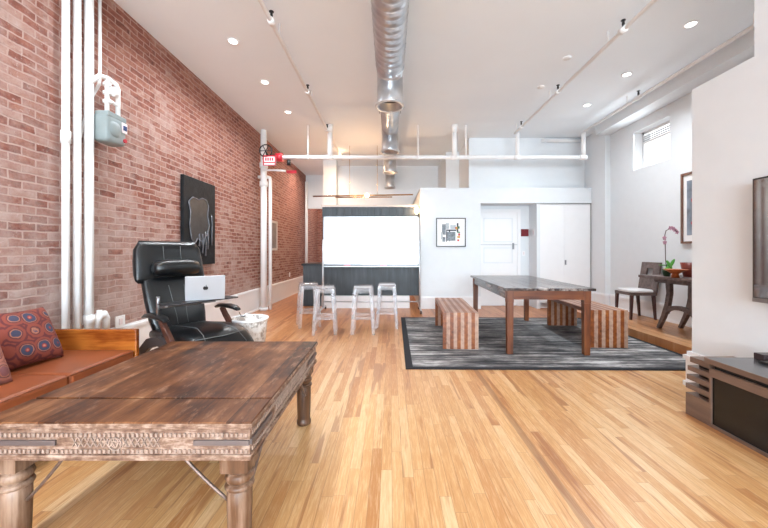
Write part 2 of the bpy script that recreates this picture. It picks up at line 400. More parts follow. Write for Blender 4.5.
# ------------------------------------------------------------------ mesh tools
class MB:
    def __init__(s): s.v = []; s.f = []; s.sm = []
    def add(s, vs, fs, smooth=False, mtx=None):
        n = len(s.v)
        s.v += [tuple(mtx @ Vector(p)) if mtx else tuple(p) for p in vs]
        s.f += [tuple(i+n for i in f) for f in fs]; s.sm += [smooth]*len(fs)
        return s
    def box(s, x0, x1, y0, y1, z0, z1, mtx=None):
        vs = [(x, y, z) for x in (x0, x1) for y in (y0, y1) for z in (z0, z1)]
        return s.add(vs, [(0, 1, 3, 2), (4, 6, 7, 5), (0, 4, 5, 1), (2, 3, 7, 6), (0, 2, 6, 4), (1, 5, 7, 3)], False, mtx)
    def taper(s, c0, s0, c1, s1):
        """box whose bottom rect (centre c0, half sizes s0) and top rect differ"""
        vs = []
        for c, h in ((c0, s0), (c1, s1)):
            for a, b_ in ((-1, -1), (1, -1), (1, 1), (-1, 1)): vs.append((c[0]+a*h[0], c[1]+b_*h[1], c[2]))
        return s.add(vs, [(3, 2, 1, 0), (4, 5, 6, 7), (0, 1, 5, 4), (1, 2, 6, 5), (2, 3, 7, 6), (3, 0, 4, 7)])
    def tube(s, pts, r, n=14, caps=True):
        pts = [Vector(p) for p in pts]; m = len(pts)
        rs = r if isinstance(r, (list, tuple)) else [r]*m
        t0 = (pts[1]-pts[0]).normalized()
        up = Vector((0, 0, 1)) if abs(t0.z) < .9 else Vector((1, 0, 0))
        u = t0.cross(up).normalized(); vs = []; fs = []
        for i, p in enumerate(pts):
            if i == 0: t = t0
            elif i == m-1: t = (pts[-1]-pts[-2]).normalized()
            else: t = ((pts[i+1]-p).normalized()+(p-pts[i-1]).normalized()).normalized()
            u = (u - t*u.dot(t)).normalized(); w_ = t.cross(u)
            for k in range(n):
                a = 2*PI*k/n; vs.append(p+(u*math.cos(a)+w_*math.sin(a))*rs[i])
        for i in range(m-1):
            for k in range(n):
                a = i*n+k; b_ = i*n+(k+1) % n; fs.append((a, b_, b_+n, a+n))
        s.add(vs, fs, True)
        if caps:
            n0 = len(s.v)-m*n
            s.f.append(tuple(n0+k for k in reversed(range(n)))); s.sm.append(False)
            s.f.append(tuple(n0+(m-1)*n+k for k in range(n))); s.sm.append(False)
        return s
    def lathe(s, prof, c=(0, 0, 0), n=28, closed=False):
        vs = []; fs = []; m = len(prof)
        for r, z in prof:
            for k in range(n):
                a = 2*PI*k/n; vs.append((c[0]+r*math.cos(a), c[1]+r*math.sin(a), c[2]+z))
        for i in range(m-1 if not closed else m):
            j = (i+1) % m
            for k in range(n):
                k2 = (k+1) % n; fs.append((i*n+k, i*n+k2, j*n+k2, j*n+k))
        s.add(vs, fs, True)
        if not closed:
            n0 = len(s.v)-m*n
            s.f.append(tuple(n0+k for k in reversed(range(n)))); s.sm.append(False)
            s.f.append(tuple(n0+(m-1)*n+k for k in range(n))); s.sm.append(False)
        return s
    def prism(s, poly, a0, a1, axis='Y', smooth=False):
        """poly in the plane perpendicular to axis; (x,z) for Y, (y,z) for X, (x,y) for Z"""
        n = len(poly)
        def P(p, a): return {'Y': (p[0], a, p[1]), 'X': (a, p[0], p[1]), 'Z': (p[0], p[1], a)}[axis]
        vs = [P(p, a0) for p in poly]+[P(p, a1) for p in poly]
        fs = [tuple(range(n)), tuple(reversed(range(n, 2*n)))]
        s.add(vs, fs)
        n0 = len(s.v)-2*n
        for i in range(n):
            j = (i+1) % n; s.f.append((n0+i, n0+n+i, n0+n+j, n0+j)); s.sm.append(smooth)
        return s
    def ribbon(s, path, half, width, axis='Y', c=0.0):
        """a bent board: path of (a,z) points, half thickness list, width across axis"""
        L = []; Rr = []
        for i, p in enumerate(path):
            a = path[max(0, i-1)]; b_ = path[min(len(path)-1, i+1)]
            t = Vector((b_[0]-a[0], b_[1]-a[1])).normalized(); nrm = Vector((-t.y, t.x))
            h = half[i] if isinstance(half, (list, tuple)) else half
            L.append((p[0]+nrm.x*h, p[1]+nrm.y*h)); Rr.append((p[0]-nrm.x*h, p[1]-nrm.y*h))
        for i in range(len(path)-1):
            s.prism([L[i], L[i+1], Rr[i+1], Rr[i]], c-width/2, c+width/2, axis)
        return s
    def pad(s, path, widths, thick, n=28, e=3.2, crown=0, ends=3, c=0.0):
        """upholstered slab: sections of superellipse along a path in XZ, across Y"""
        P = [Vector((p[0], 0, p[1])) for p in path]; m = len(P); secs = []
        def T(i): return (P[min(m-1, i+1)]-P[max(0, i-1)]).normalized()
        items = []
        for j in range(ends):
            a = (j+.25)/ends*PI/2; items.append((P[0]-T(0)*thick[0]*.5*(1-math.sin(a)), T(0), widths[0]-thick[0]*.5*(1-math.sin(a)), thick[0]*math.sin(a)))
        for i in range(m): items.append((P[i], T(i), widths[i], thick[i]))
        for j in reversed(range(ends)):
            a = (j+.25)/ends*PI/2; items.append((P[-1]+T(m-1)*thick[-1]*.5*(1-math.sin(a)), T(m-1), widths[-1]-thick[-1]*.5*(1-math.sin(a)), thick[-1]*math.sin(a)))
        vs = []; fs = []
        for p, t, wd, th in items:
            nrm = Vector((-t.z, 0, t.x))
            for k in range(n):
                a = 2*PI*k/n; ca, sa = math.cos(a), math.sin(a)
                yy = math.copysign(abs(ca)**(2/e), ca)*wd/2; zz = math.copysign(abs(sa)**(2/e), sa)*th/2
                vs.append(p+nrm*zz+Vector((0, yy+c, 0)))
        q = len(items)
        for i in range(q-1):
            for k in range(n):
                a = i*n+k; b_ = i*n+(k+1) % n; fs.append((a, b_, b_+n, a+n))
        s.add(vs, fs, True); n0 = len(s.v)-q*n
        s.f.append(tuple(n0+k for k in reversed(range(n)))); s.sm.append(True)
        s.f.append(tuple(n0+(q-1)*n+k for k in range(n))); s.sm.append(True)
        return s
    def ellipsoid(s, c, r, e=2.0, nu=24, nv=14, mtx=None):
        vs = []; fs = []
        def sg(v, p): return math.copysign(abs(v)**p, v)
        p = 2/e
        for i in range(nv+1):
            b_ = -PI/2+PI*i/nv
            for k in range(nu):
                a = 2*PI*k/nu
                vs.append((c[0]+r[0]*sg(math.cos(b_), p)*sg(math.cos(a), p), c[1]+r[1]*sg(math.cos(b_), p)*sg(math.sin(a), p), c[2]+r[2]*sg(math.sin(b_), p)))
        for i in range(nv):
            for k in range(nu):
                a = i*nu+k; b2 = i*nu+(k+1) % nu; fs.append((a, b2, b2+nu, a+nu))
        return s.add(vs, fs, True, mtx)
    def build(s, name, mat, parent=None, world=False, bevel=0, segs=2, origin=None, recalc=True):
        me = bpy.data.meshes.new(name)
        off = Vector((0, 0, 0)); vs = s.v
        if parent is not None and world:
            inv = (Matrix.Translation(parent.location) @ parent.rotation_euler.to_matrix().to_4x4()).inverted()
            pp = parent.parent
            if pp is not None:
                inv = (full(pp) @ Matrix.Translation(parent.location) @ parent.rotation_euler.to_matrix().to_4x4()).inverted()
            vs = [inv @ Vector(v) for v in s.v]
        if parent is None:
            if origin is None:
                xs = [v[0] for v in s.v]; ys = [v[1] for v in s.v]; zs = [v[2] for v in s.v]
                off = Vector(((min(xs)+max(xs))/2, (min(ys)+max(ys))/2, min(zs)))
            else: off = Vector(origin)
            vs = [Vector(v)-off for v in s.v]
        me.from_pydata([tuple(v) for v in vs], [], s.f)
        me.polygons.foreach_set('use_smooth', s.sm)
        bm = bmesh.new(); bm.from_mesh(me)
        bmesh.ops.remove_doubles(bm, verts=bm.verts, dist=1e-6)
        if recalc: bmesh.ops.recalc_face_normals(bm, faces=bm.faces)
        bm.to_mesh(me); bm.free()
        me.materials.append(mat)
        o = bpy.data.objects.new(name, me); C.objects.link(o)
        o.location = off
        if parent: o.parent = parent
        if bevel:
            b_ = o.modifiers.new('bevel', 'BEVEL'); b_.width = bevel; b_.segments = segs; b_.limit_method = 'ANGLE'; b_.angle_limit = R(40)
        return o
def full(o):
    m = Matrix.Translation(o.location) @ o.rotation_euler.to_matrix().to_4x4()
    return full(o.parent) @ m if o.parent else m
def tag(o, label=None, cat=None, group=None, kind=None):
    if label: o['label'] = label
    if cat: o['category'] = cat
    if group: o['group'] = group
    if kind: o['kind'] = kind
    return o
def thing(name, label, cat, loc=(0, 0, 0), rz=0.0, group=None):
    o = bpy.data.objects.new(name, None); C.objects.link(o)
    o.empty_display_size = .1
    o.location = loc; o.rotation_euler = (0, 0, rz)
    return tag(o, label, cat, group)
def dup(root, loc, rz, label, group=None):
    r = root.copy(); C.objects.link(r); r.location = loc; r.rotation_euler = (0, 0, rz); r['label'] = label
    if group: r['group'] = group
    for ch in list(root.children):
        c = ch.copy(); C.objects.link(c); c.parent = r
        for g in list(ch.children):
            d = g.copy(); C.objects.link(d); d.parent = c
    return r
def struct(name, mb, m, bevel=0, label=None):
    o = mb.build(name, m, None, origin=(0, 0, 0), bevel=bevel); o['kind'] = 'structure'
    return o
def B(*a): return MB().box(*a)
def px(x, y=None, Y=1.0):
    X = (x-390)/340*Y
    return X if y is None else (X, H-(y-252)/340*Y)

# ------------------------------------------------------------------ setting
XL, XR, CZ = -2.75, 4.38, 3.70
YB, YF = -6.5, 13.0          # wall behind the camera, far end
YP = 7.2                     # partition front
PZ = .11                     # raised nook floor
struct('floor', B(XL-.2, XR+.3, YB-.2, YF+.2, -.12, 0), M['floor'])
struct('trim_1', B(3.42, XR, 3.14, YP+.0, .002, PZ), M['floor'])   # raised floor of the dining nook
struct('ceiling', B(XL-.2, XR+.3, YB-.2, YF+.2, CZ, CZ+.15), M['ceil'])
struct('wall_left', B(XL-.2, XL, YB-.2, YF+.2, 0, CZ), M['brick'])
# right wall of the nook with its window opening
wy0, wy1, wz0, wz1 = 5.32, 6.12, 2.66, 3.34
wr = MB()
wr.box(XR, XR+.3, YB-.2, wy0, 0, CZ); wr.box(XR, XR+.3, wy1, YF+.2, 0, CZ)
wr.box(XR, XR+.3, wy0, wy1, 0, wz0); wr.box(XR, XR+.3, wy0, wy1, wz1, CZ)
struct('wall_right', wr, M['wall'])
wf = MB()
for a in ((wy0, wy0+.035, wz0, wz1), (wy1-.035, wy1, wz0, wz1), (wy0, wy1, wz0, wz0+.035), (wy0, wy1, wz1-.04, wz1)):
    wf.box(XR+.17, XR+.22, a[0], a[1], a[2], a[3])
wf.box(XR+.18, XR+.21, wy0, wy1, 3.14, 3.17)
win = struct('window_1', wf, M['trim'])
B(XR+.19, XR+.20, wy0+.03, wy1-.03, wz0+.03, wz1-.03).build('pane', M['pane'], win)
B(XR+.15, XR+.17, 5.6, 5.7, wz0+.035, wz0+.05).build('latch', M['black'], win)
bl = MB()
for k in range(3): bl.box(XR+.145, XR+.16, wy0+.04, wy1-.04, wz1-.10-.035*k, wz1-.085-.035*k)
bl.build('blind', plain('grey_blind', (150, 150, 156), .6), win)
# pier where the nook wall steps inward
struct('wall_pier', B(4.27, XR, 6.75, YP+.3, 0, CZ), M['wall'])
# soffit along the right side of the ceiling
struct('trim_2', B(4.08, XR, 2.4, 6.75, 3.52, CZ), M['wall'])
# near wall: low end then full height towards the camera
nw = MB(); nw.box(2.70, 2.86, 2.52, 3.04, 0, 2.65); nw.box(2.70, 2.86, YB, 2.52, 0, CZ)
struct('wall_near', nw, M['wall'])
def baseboard(name, x0, x1, y0, y1, h, side):
    """stepped base with a cap; side: which way it sticks out (+x, -x, -y, +y)"""
    m = MB()
    for d, z0, z1 in ((.022, 0, h-.05), (.032, h-.05, h-.018), (.018, h-.018, h), (.04, 0, .03)):
        if side == '+x': m.box(x0, x0+d, y0, y1, z0, z1)
        if side == '-x': m.box(x0-d, x0, y0, y1, z0, z1)
        if side == '-y': m.box(x0, x1, y0-d, y0, z0, z1)
        if side == '+y': m.box(x0, x1, y0, y0+d, z0, z1)
    return struct(name, m, M['trim'])
def shift(o, z): o.location.z += z
baseboard('baseboard_left', XL, 0, YB, 11.1, .45, '+x')
m = MB()
for d, z0, z1 in ((.03, 0, .24), (.045, .24, .275), (.025, .275, .31), (.045, 0, .04)):
    m.box(2.70-d, 2.86, 2.0, 3.04+d, z0, z1)
struct('baseboard_near', m, M['trim'])
shift(baseboard('baseboard_right', XR, 0, 3.14, 6.75, .26, '-x'), PZ)
m = MB()
for d, z0, z1 in ((.02, 0, .21), (.03, .21, .24), (.015, .24, .26)):
    m.box(4.27-d, 4.27, 6.75-d, YP-.002, PZ+z0, PZ+z1); m.box(4.27, XR-.04, 6.75-d, 6.75, PZ+z0, PZ+z1)
struct('baseboard_pier', m, M['trim'])
# wall behind the camera with three tall windows
bw = MB(); xs = [XL]
edges = []
for x in WIN_X: edges += [x-.65, x+.65]
cur = XL
for x in WIN_X:
    bw.box(cur, x-.65, YB-.2, YB, 0, CZ); bw.box(x-.65, x+.65, YB-.2, YB, 0, .7); bw.box(x-.65, x+.65, YB-.2, YB, 3.3, CZ); cur = x+.65
bw.box(cur, XR, YB-.2, YB, 0, CZ)
struct('wall_back', bw, M['wall'])
for i, x in enumerate(WIN_X):
    f = MB()
    for a in ((x-.65, x-.6, .7, 3.3), (x+.6, x+.65, .7, 3.3), (x-.65, x+.65, .7, .75), (x-.65, x+.65, 3.25, 3.3), (x-.65, x+.65, 1.97, 2.03)):
        f.box(a[0], a[1], YB-.12, YB-.06, a[2], a[3])
    struct('window_%d' % (i+2), f, M['trim'])

# partition with the entry alcove and the closet
AX0, AX1, AZ, AY = 1.92, 3.11, 2.235, 7.60
PT = 2.56
p = MB()
p.box(.64, AX0, YP, YP+.12, 0, PT)                 # left of the alcove
p.box(AX0, 4.27, YP, YP+.12, AZ, PT)                # above alcove and closet
p.box(.64, .76, YP+.12, 9.9, 0, PT)                # left end, running back
p.box(AX0-.1, AX0, YP+.12, AY, 0, AZ)
p.box(AX1, AX1+.07, YP, AY, 0, AZ)
p.box(AX0-.1, AX1+.07, AY, AY+.1, 0, AZ)
p.box(AX0-.1, AX1+.07, YP+.12, AY+.1, AZ, AZ+.05)
p.box(AX1+.07, 4.27, YP+.09, YP+.12, 0, AZ)
p.box(.64, 4.27, YP+.12, 9.9, PT-.04, PT)
struct('wall_partition', p, M['wall'])
u = MB(); u.box(1.73, 4.38, 7.46, 8.5, PT, CZ); u.box(1.40, 1.73, 8.5, 9.9, PT, CZ)
struct('wall_upper', u, M['wall'])
m = MB()
for d, z0, z1 in ((.02, 0, .21), (.03, .21, .24), (.015, .24, .26)):
    m.box(.64, AX0, YP-d, YP, z0, z1)
struct('baseboard_partition', m, M['trim'])
m = MB()
for d, z0, z1 in ((.018, 0, .2), (.026, .2, .23)): m.box(AX0, 1.93, AY-d, AY, z0, z1); m.box(2.90, AX1, AY-d, AY, z0, z1)
struct('baseboard_alcove', m, M['trim'])
# entry door
dm = MB(); dx0, dx1, dz = 1.98, 2.83, 2.08
dm.box(dx0, dx1, AY-.03, AY-.005, 0.01, dz)
d1 = struct('door_1', dm, M['trim'])
fr = MB(); fr.box(dx0-.07, dx0, AY-.05, AY, 0, dz+.07); fr.box(dx1, dx1+.07, AY-.05, AY, 0, dz+.07); fr.box(dx0, dx1, AY-.05, AY, dz, dz+.07)
fr.build('door_frame', M['trim'], d1)
for (a, b_, c, d) in ((dx0+.1, dx1-.1, 1.42, 1.96), (dx0+.1, dx1-.1, .95, 1.30), (dx0+.1, dx1-.1, .2, .8)):
    q = MB()
    q.box(a, b_, AY-.036, AY-.03, d-.02, d); q.box(a, b_, AY-.036, AY-.03, c, c+.02)
    q.box(a, a+.02, AY-.036, AY-.03, c, d); q.box(b_-.02, b_, AY-.036, AY-.03, c, d)
    q.build('panel_moulding', M['wall'], d1)
MB().lathe([(.0, 0), (.028, .005), (.03, .02), (.012, .03), (.012, .05)], n=16).build('door_knob', M['steel'], d1)
kn = d1.children[-1]; kn.location = (dx1-.09, AY-.06, 1.1); kn.rotation_euler = (-PI/2, 0, 0); tag(kn, 'metal door knob')
tag(B(dx1-.11, dx1-.07, AY-.045, AY-.03, 1.26, 1.40).build('door_lock', M['steel'], d1), 'metal door lock')
B(dx0, dx1, AY-.038, AY-.03, 1.355, 1.37).build('security_bar', M['alu'], d1)
# closet doors
for i, (a, b_) in enumerate(((AX1+.02, 3.695), (3.699, 4.25))):
    m = MB(); m.box(a, b_, YP+.02, YP+.055, PZ+.01, AZ-.02)
    d = struct('door_%d' % (i+2), m, M['trim'])
    if i == 1:
        tag(B(3.71, 3.74, YP+.005, YP+.02, .93, 1.03).build('door_handle', M['steel'], d), 'metal pull handle')
m = MB(); m.box(AX1, 4.26, YP-.01, YP+.02, AZ-.01, AZ+.002); m.box(4.25, 4.26, YP-.004, YP+.02, PZ, AZ-.01)
struct('trim_3', m, plain('track_grey', (170, 170, 172), .5))

# far kitchen end
fk = MB(); fk.box(-1.5, 1.42, 9.9, 10.05, 0, CZ)
struct('wall_far', fk, M['wall'])
fl = MB(); fl.box(XL, -1.5, 11.1, 11.22, 2.62, CZ); fl.box(-1.95, -1.5, 11.1, 11.22, 0, 2.62); fl.box(-1.62, -1.5, 10.05, 11.1, 0, CZ)
struct('wall_hallway', fl, M['wall'])
struct('wall_end', B(XL, -1.2, 12.9, YF, 0, CZ), M['brick'])
struct('wall_column', B(-1.79, -1.44, 9.1, 9.45, 0, CZ), M['wall'])

# ------------------------------------------------------------------ pipes
def pipe(name, label, pts, r, cat='pipe', group=None, fit=(), n=14):
    xs = Vector(pts[-1])
    lo = min(p[2] for p in pts); b_ = [p for p in pts if p[2] == lo][0]
    t = thing(name, label, cat, (b_[0], b_[1], lo), 0, group)
    MB().tube(pts, r, n).build('pipe_run', M['pipe'], t, True)
    for (c, ax, rr, ln) in fit:
        v = Vector({'x': (1, 0, 0), 'y': (0, 1, 0), 'z': (0, 0, 1)}[ax])
        MB().tube([Vector(c)-v*ln/2, Vector(c)+v*ln/2], rr, n).build('coupling', M['pipe'], t, True)
    return t
XA = XL+.07
pipe('vertical_pipe', 'white painted floor-to-ceiling pipe, farthest from the gas meter on the brick', [(XA, 2.81, 0), (XA, 2.81, CZ)], .026, fit=[((XA, 2.81, 2.15), 'z', .034, .1), ((XA, 2.81, .5), 'z', .033, .06)])
pipe('vertical_pipe', 'middle of the three thick white vertical pipes on the brick wall', [(XA, 2.912, 0), (XA, 2.912, CZ)], .028)
pipe('vertical_pipe', 'thickest white vertical pipe on the brick, right beside the gas meter', [(XA+.01, 3.015, 0), (XA+.01, 3.015, CZ)], .035, fit=[((XA+.01, 3.015, .6), 'z', .043, .08)])
pipe('gas_pipe', 'thin white pipe dropping from the ceiling to the gas meter', [(XA, 3.14, CZ), (XA, 3.14, 2.80), (XA, 3.13, 2.74), (XA-.03, 3.085, 2.6), (XA-.045, 2.985, 2.2), (XA-.045, 2.985, 1.2), (XA-.045, 2.985, .5)], .0135)
t = thing('drain_fitting', 'white curled drain fitting at the foot of the thick vertical pipe', 'pipe', (XL+.08, 3.12, .45))
MB().tube([(XL+.09, 3.08, .48), (XL+.09, 3.08, .57), (XL+.1, 3.10, .62), (XL+.1, 3.145, .625), (XL+.1, 3.175, .58), (XL+.1, 3.175, .48)], [.026, .03, .036, .038, .03, .026]).build('elbow', M['pipe'], t, True)
MB().tube([(XL+.1, 3.10, .56), (XL+.1, 3.10, .67)], .022).build('cleanout_cap', M['pipe'], t, True)
# gas meter
t = thing('gas_meter', 'grey-green gas meter hung high on the brick wall', 'meter', (XL+.16, 3.185, 2.18))
GX = XL+.05
mb = MB(); mb.ellipsoid((GX+.09, 3.165, 2.33), (.075, .115, .13), 6)
mb.build('body', M['meter'], t, True)
MB().ellipsoid((GX+.13, 3.14, 2.33), (.05, .075, .085), 2.6).build('diaphragm_cover', M['meter'], t, True)
B(GX+.04, GX+.165, 3.06, 3.275, 2.43, 2.48).build('head', M['meter'], t, True, .01)
B(GX+.155, GX+.17, 3.215, 3.275, 2.33, 2.425).build('index_plate', M['signwhite'], t, True)
B(GX+.17, GX+.173, 3.225, 3.268, 2.355, 2.40).build('index_window', M['blue'], t, True)
tag(MB().tube([(GX+.15, 3.25, 2.26), (GX+.175, 3.25, 2.26)], .018).build('seal', M['red'], t, True), 'red round seal')
t = thing('meter_piping', 'white looped piping and valve above the gas meter', 'pipe', (GX+.1, 3.185, 2.48))
mb = MB()
mb.tube([(GX+.05, 3.005, 2.70), (GX+.1, 3.045, 2.78), (GX+.1, 3.125, 2.80), (GX+.1, 3.225, 2.79), (GX+.1, 3.25, 2.75), (GX+.1, 3.25, 2.49)], .02)
mb.build('loop', M['pipe'], t, True)
MB().tube([(GX+.1, 3.125, 2.80), (GX+.1, 3.125, 2.48)], .018).build('riser', M['pipe'], t, True)
MB().tube([(GX+.1, 3.125, 2.61), (GX+.1, 3.25, 2.59)], .015).build('crossbar', M['pipe'], t, True)
for z in (2.74, 2.66, 2.58): MB().tube([(GX+.1, 3.125, z-.012), (GX+.1, 3.125, z+.012)], .032).build('union_nut', M['pipe'], t, True)
MB().ellipsoid((GX+.13, 3.165, 2.69), (.035, .04, .045)).build('regulator', M['pipe'], t, True)

# riser in front of the brick and its narrow companion
RX, RY = -2.60, 7.0
t = pipe('sprinkler_riser', 'thick white sprinkler riser standing in front of the brick wall', [(RX, RY, 0), (RX, RY, CZ)], .062, fit=[((RX, RY, 2.98), 'z', .082, .1), ((RX, RY, 2.6), 'z', .082, .1), ((RX, RY, .03), 'z', .085, .05)], n=20)
pipe('vertical_pipe', 'slim white pipe just behind the thick riser, bent to the wall at its top', [(-2.50, 7.1, 0), (-2.50, 7.1, 2.70), (-2.51, 7.1, 2.75), (-2.56, 7.1, 2.765), (XL, 7.1, 2.765)], .035)
pipe('vertical_pipe', 'white vertical pipe at the far end of the brick wall by the hallway', [(-2.68, 10.9, 0), (-2.68, 10.9, 3.45)], .045)
# cross main
CY, CZm = 6.72, 3.07
t = thing('cross_main_pipe', 'long white sprinkler main crossing the room below the ceiling', 'pipe', (.9, CY, CZm-.05))
MB().tube([(-2.12, CY, CZm), (3.80, CY, CZm-.0)], .038, 18).build('pipe_run', M['pipe'], t, True)
for x, r in ((px(330, Y=CY), .05), (px(454.5, Y=CY), .05), (px(517.5, Y=CY), .038), (px(583.5, Y=CY), .04)):
    MB().tube([(x, CY, CZm), (x, CY, 3.55 if x < 1.5 and x > -2 else 3.56)], r, 14).build('upright', M['pipe'], t, True)
    MB().tube([(x-.08, CY, CZm), (x+.06, CY, CZm)], .048, 16).build('tee_fitting', M['pipe'], t, True)
for x in (px(308, Y=CY), px(418, Y=CY), px(466, Y=CY)):
    MB().tube([(x, CY, CZm), (x, CY, CZ)], .014, 8).build('hanger_rod', M['pipe'], t, True)
    MB().tube([(x-.02, CY, CZm), (x+.02, CY, CZm)], .046, 16).build('hanger_ring', M['pipe'], t, True)
for x in (px(330, Y=CY), px(454.5, Y=CY)):
    MB().tube([(x, CY, 3.55), (x, CY, CZ)], [.05, .06], 14).build('ceiling_cup', M['pipe'], t, True)
# control valve at the riser
t = thing('control_valve', 'black handwheel valve with red flange between riser and cross main', 'valve', (-2.3, CY, 2.95))
MB().tube([(-2.52, 6.85, CZm), (-2.42, CY, CZm), (-2.27, CY, CZm)], .05, 14).build('valve_body', M['black'], t, True)
wheel = MB()
wheel.tube([(-2.42+.12*math.cos(a), CY-.10, CZm+.10+.12*math.sin(a)) for a in [k*PI/9 for k in range(19)]], .012, 8, False)
for k in range(3):
    a = k*PI/3; wheel.tube([(-2.42-.12*math.cos(a), CY-.10, CZm+.10-.12*math.sin(a)), (-2.42+.12*math.cos(a), CY-.10, CZm+.10+.12*math.sin(a))], .008, 6)
wheel.tube([(-2.42, CY-.1, CZm+.1), (-2.42, CY, CZm)], .015, 8)
wheel.build('handwheel', M['black'], t, True)
tag(MB().tube([(-2.25, CY, CZm), (-2.12, CY, CZm)], .085, 18).build('flange', M['red'], t, True), 'red round flange')
MB().tube([(-2.0, CY-.0, CZm-.05), (-2.0, CY, CZm-.16)], .035, 10).build('gauge', M['black'], t, True)
t = thing('valve_sign', 'red and white sign hanging under the black valve', 'sign', (-2.37, 6.62, 2.88))
B(-2.47, -2.22, 6.61, 6.625, 2.88, 3.08).build('plate', M['signwhite'], t, True)
q = MB()
for a in ((-2.47, -2.22, 3.055, 3.08), (-2.47, -2.22, 2.93, 2.95), (-2.47, -2.22, 2.88, 2.895), (-2.47, -2.45, 2.88, 3.08), (-2.24, -2.22, 2.88, 3.08)): q.box(a[0], a[1], 6.604, 6.61, a[2], a[3])
for k in range(4): q.box(-2.425+.043*k, -2.4+.043*k, 6.604, 6.61, 2.975, 3.035)
q.build('lettering', M['red'], t, True)
pipe('drain_pipe', 'short white drain pipe leaving the riser below the valve sign', [(RX, 6.9, 2.86), (-2.3, 6.9, 2.86), (-2.12, 6.9, 2.845)], .02)
tag(B(-2.1, -1.9, 6.9, 6.92, 2.80, 2.86).build('tag_sign', M['red'], None), 'small red tag beside the short drain pipe', 'sign')

def sprinkler_line(label, X, Y0, Y1, Z, heads, r=.021):
    t = thing('sprinkler_pipe', label, 'pipe', (X, Y0, Z-r))
    MB().tube([(X, Y0, Z), (X, Y1, Z)], r, 12).build('pipe_run', M['pipe'], t, True)
    for y in heads:
        mb = MB(); mb.tube([(X, y, Z), (X, y, Z+.06)], .012, 8); mb.tube([(X, y, Z+.06), (X, y, Z+.1)], [.016, .009], 8); mb.tube([(X, y, Z+.10), (X, y, Z+.105)], .024, 10)
        mb.build('sprinkler_head', M['black'], t, True)
        MB().tube([(X, y-.04, Z), (X, y+.04, Z)], r+.012, 12).build('tee_fitting', M['pipe'], t, True)
        MB().tube([(X, y+.25, Z), (X, y+.25, CZ)], .006, 6).build('hanger_rod', M['pipe'], t, True)
    return t
sprinkler_line('white ceiling sprinkler pipe nearer the brick wall', -1.21, -2.5, 8.7, 3.55, (.6, 3.47, 5.0, 6.55))
sprinkler_line('white ceiling sprinkler pipe between the duct and the nook', 2.47, -2.5, 6.72, 3.55, (.6, 3.6, 5.0, 6.4))
t = sprinkler_line('white sprinkler pipe hugging the nook side of the ceiling', 3.80, 1.5, 6.72, 3.56, (3.3, 5.2))
pipe('short_pipe', 'short capped white pipe on the upper wall above the closet', [(3.32, 7.424, 3.63), (4.26, 7.424, 3.63)], .035)

# duct
DXc, DZc = 0.0, 3.40
t = thing('spiral_duct', 'galvanised round spiral duct running along the ceiling with drop outlets', 'duct', (0, 3, DZc-.16))
def duct_run(y0, y1, r, pitch=.09):
    n = 36; steps = int((y1-y0)/.018); vs = []; fs = []
    for i in range(steps+1):
        y = y0+(y1-y0)*i/steps
        for k in range(n):
            a = 2*PI*k/n
            ph = (y/pitch - k/n) % 1.0
            rr = r + (.009 if ph < .2 else 0)
            vs.append((DXc+rr*math.cos(a), y, DZc+rr*math.sin(a)))
    for i in range(steps):
        for k in range(n):
            a = i*n+k; b_ = i*n+(k+1) % n; fs.append((a, b_, b_+n, a+n))
    m = MB(); m.add(vs, fs, True); return m
duct_run(-2.5, 4.0, .16, .10).build('duct_section', M['duct'], t, True)
duct_run(4.35, 6.0, .138, .10).build('duct_section', M['duct'], t, True)
duct_run(6.3, 7.6, .125, .10).build('duct_section', M['duct'], t, True)
duct_run(7.9, 9.7, .11, .10).build('duct_section', M['duct'], t, True)
for y, r, ra, rb in ((4.2, .158, .162, .14), (6.12, .15, .14, .127), (7.72, .145, .127, .112), (9.5, .13, .112, .1)):
    m = MB(); m.tube([(0, y-.22, DZc), (0, y+.2, DZc)], [ra+.004, rb+.006], 32); m.build('reducer', M['duct'], t, True)
    m = MB(); m.lathe([(r, .42), (r, .03), (r, 0), (r-.012, 0), (r-.012, .38)], (0, y, 3.0), 32, True); o = m.build('drop_outlet', M['duct'], t, True)
    for z in (3.12, 3.2): pass
    m = MB(); m.lathe([(r+.026, .012), (r+.026, -.006), (r-.012, -.006), (r-.012, .012)], (0, y, 3.0), 32, True)
    m.build('flange_ring', M['alu'], o, False)
    o.children[0].parent = o
    # put the ring in world place
    rg = o.children[0]; rg.location = -t.location
    m = MB(); m.tube([(0, y, 3.10), (0, y, 3.12)], r-.014, 24); m.build('damper', M['duct_in'], t, True)
for y in (1.8, 3.6, 5.4, 7.2):
    m = MB(); 
    for s in (-1, 1): m.tube([(s*.165, y, DZc), (s*.165, y, CZ)], .006, 6)
    m.build('hanger_strap', M['steel'], t, True)

# downlights
def downlight(x, y, label, e=24, col=(.88, .95, 1), visible=True):
    t = thing('downlight', label, 'ceiling light', (x, y, CZ-.012), 0, 'recessed ceiling downlights')
    MB().lathe([(.066, .004), (.066, .012), (.05, .012), (.05, .004)], (0, 0, 0), 24, True).build('trim_ring', M['trim'], t)
    MB().lathe([(.0, .006), (.05, .006), (.05, .012), (0, .012)], (0, 0, 0), 24, True).build('lens', M['lamp'], t)
    area('downlight_lamp', (x, y, CZ-.03), (0, 0, 0), .12, .12, e, col, R(150), 'DISK')
for y in (2.9, 1.4, -.2, -2.0, -4.0):
    area('downlight_lamp', (-1.85, y, CZ-.03), (0, 0, 0), .12, .12, 16, (.88, .95, 1), R(150), 'DISK')
area('downlight_lamp', (3.3, 2.7, CZ-.03), (0, 0, 0), .12, .12, 18, (.88, .95, 1), R(150), 'DISK')
downlight(-1.86, 4.03, 'recessed downlight on the brick side, nearest the camera')
downlight(-1.84, 5.00, 'recessed downlight on the brick side, second of the row')
downlight(-1.82, 6.07, 'recessed downlight on the brick side, farthest of the row')
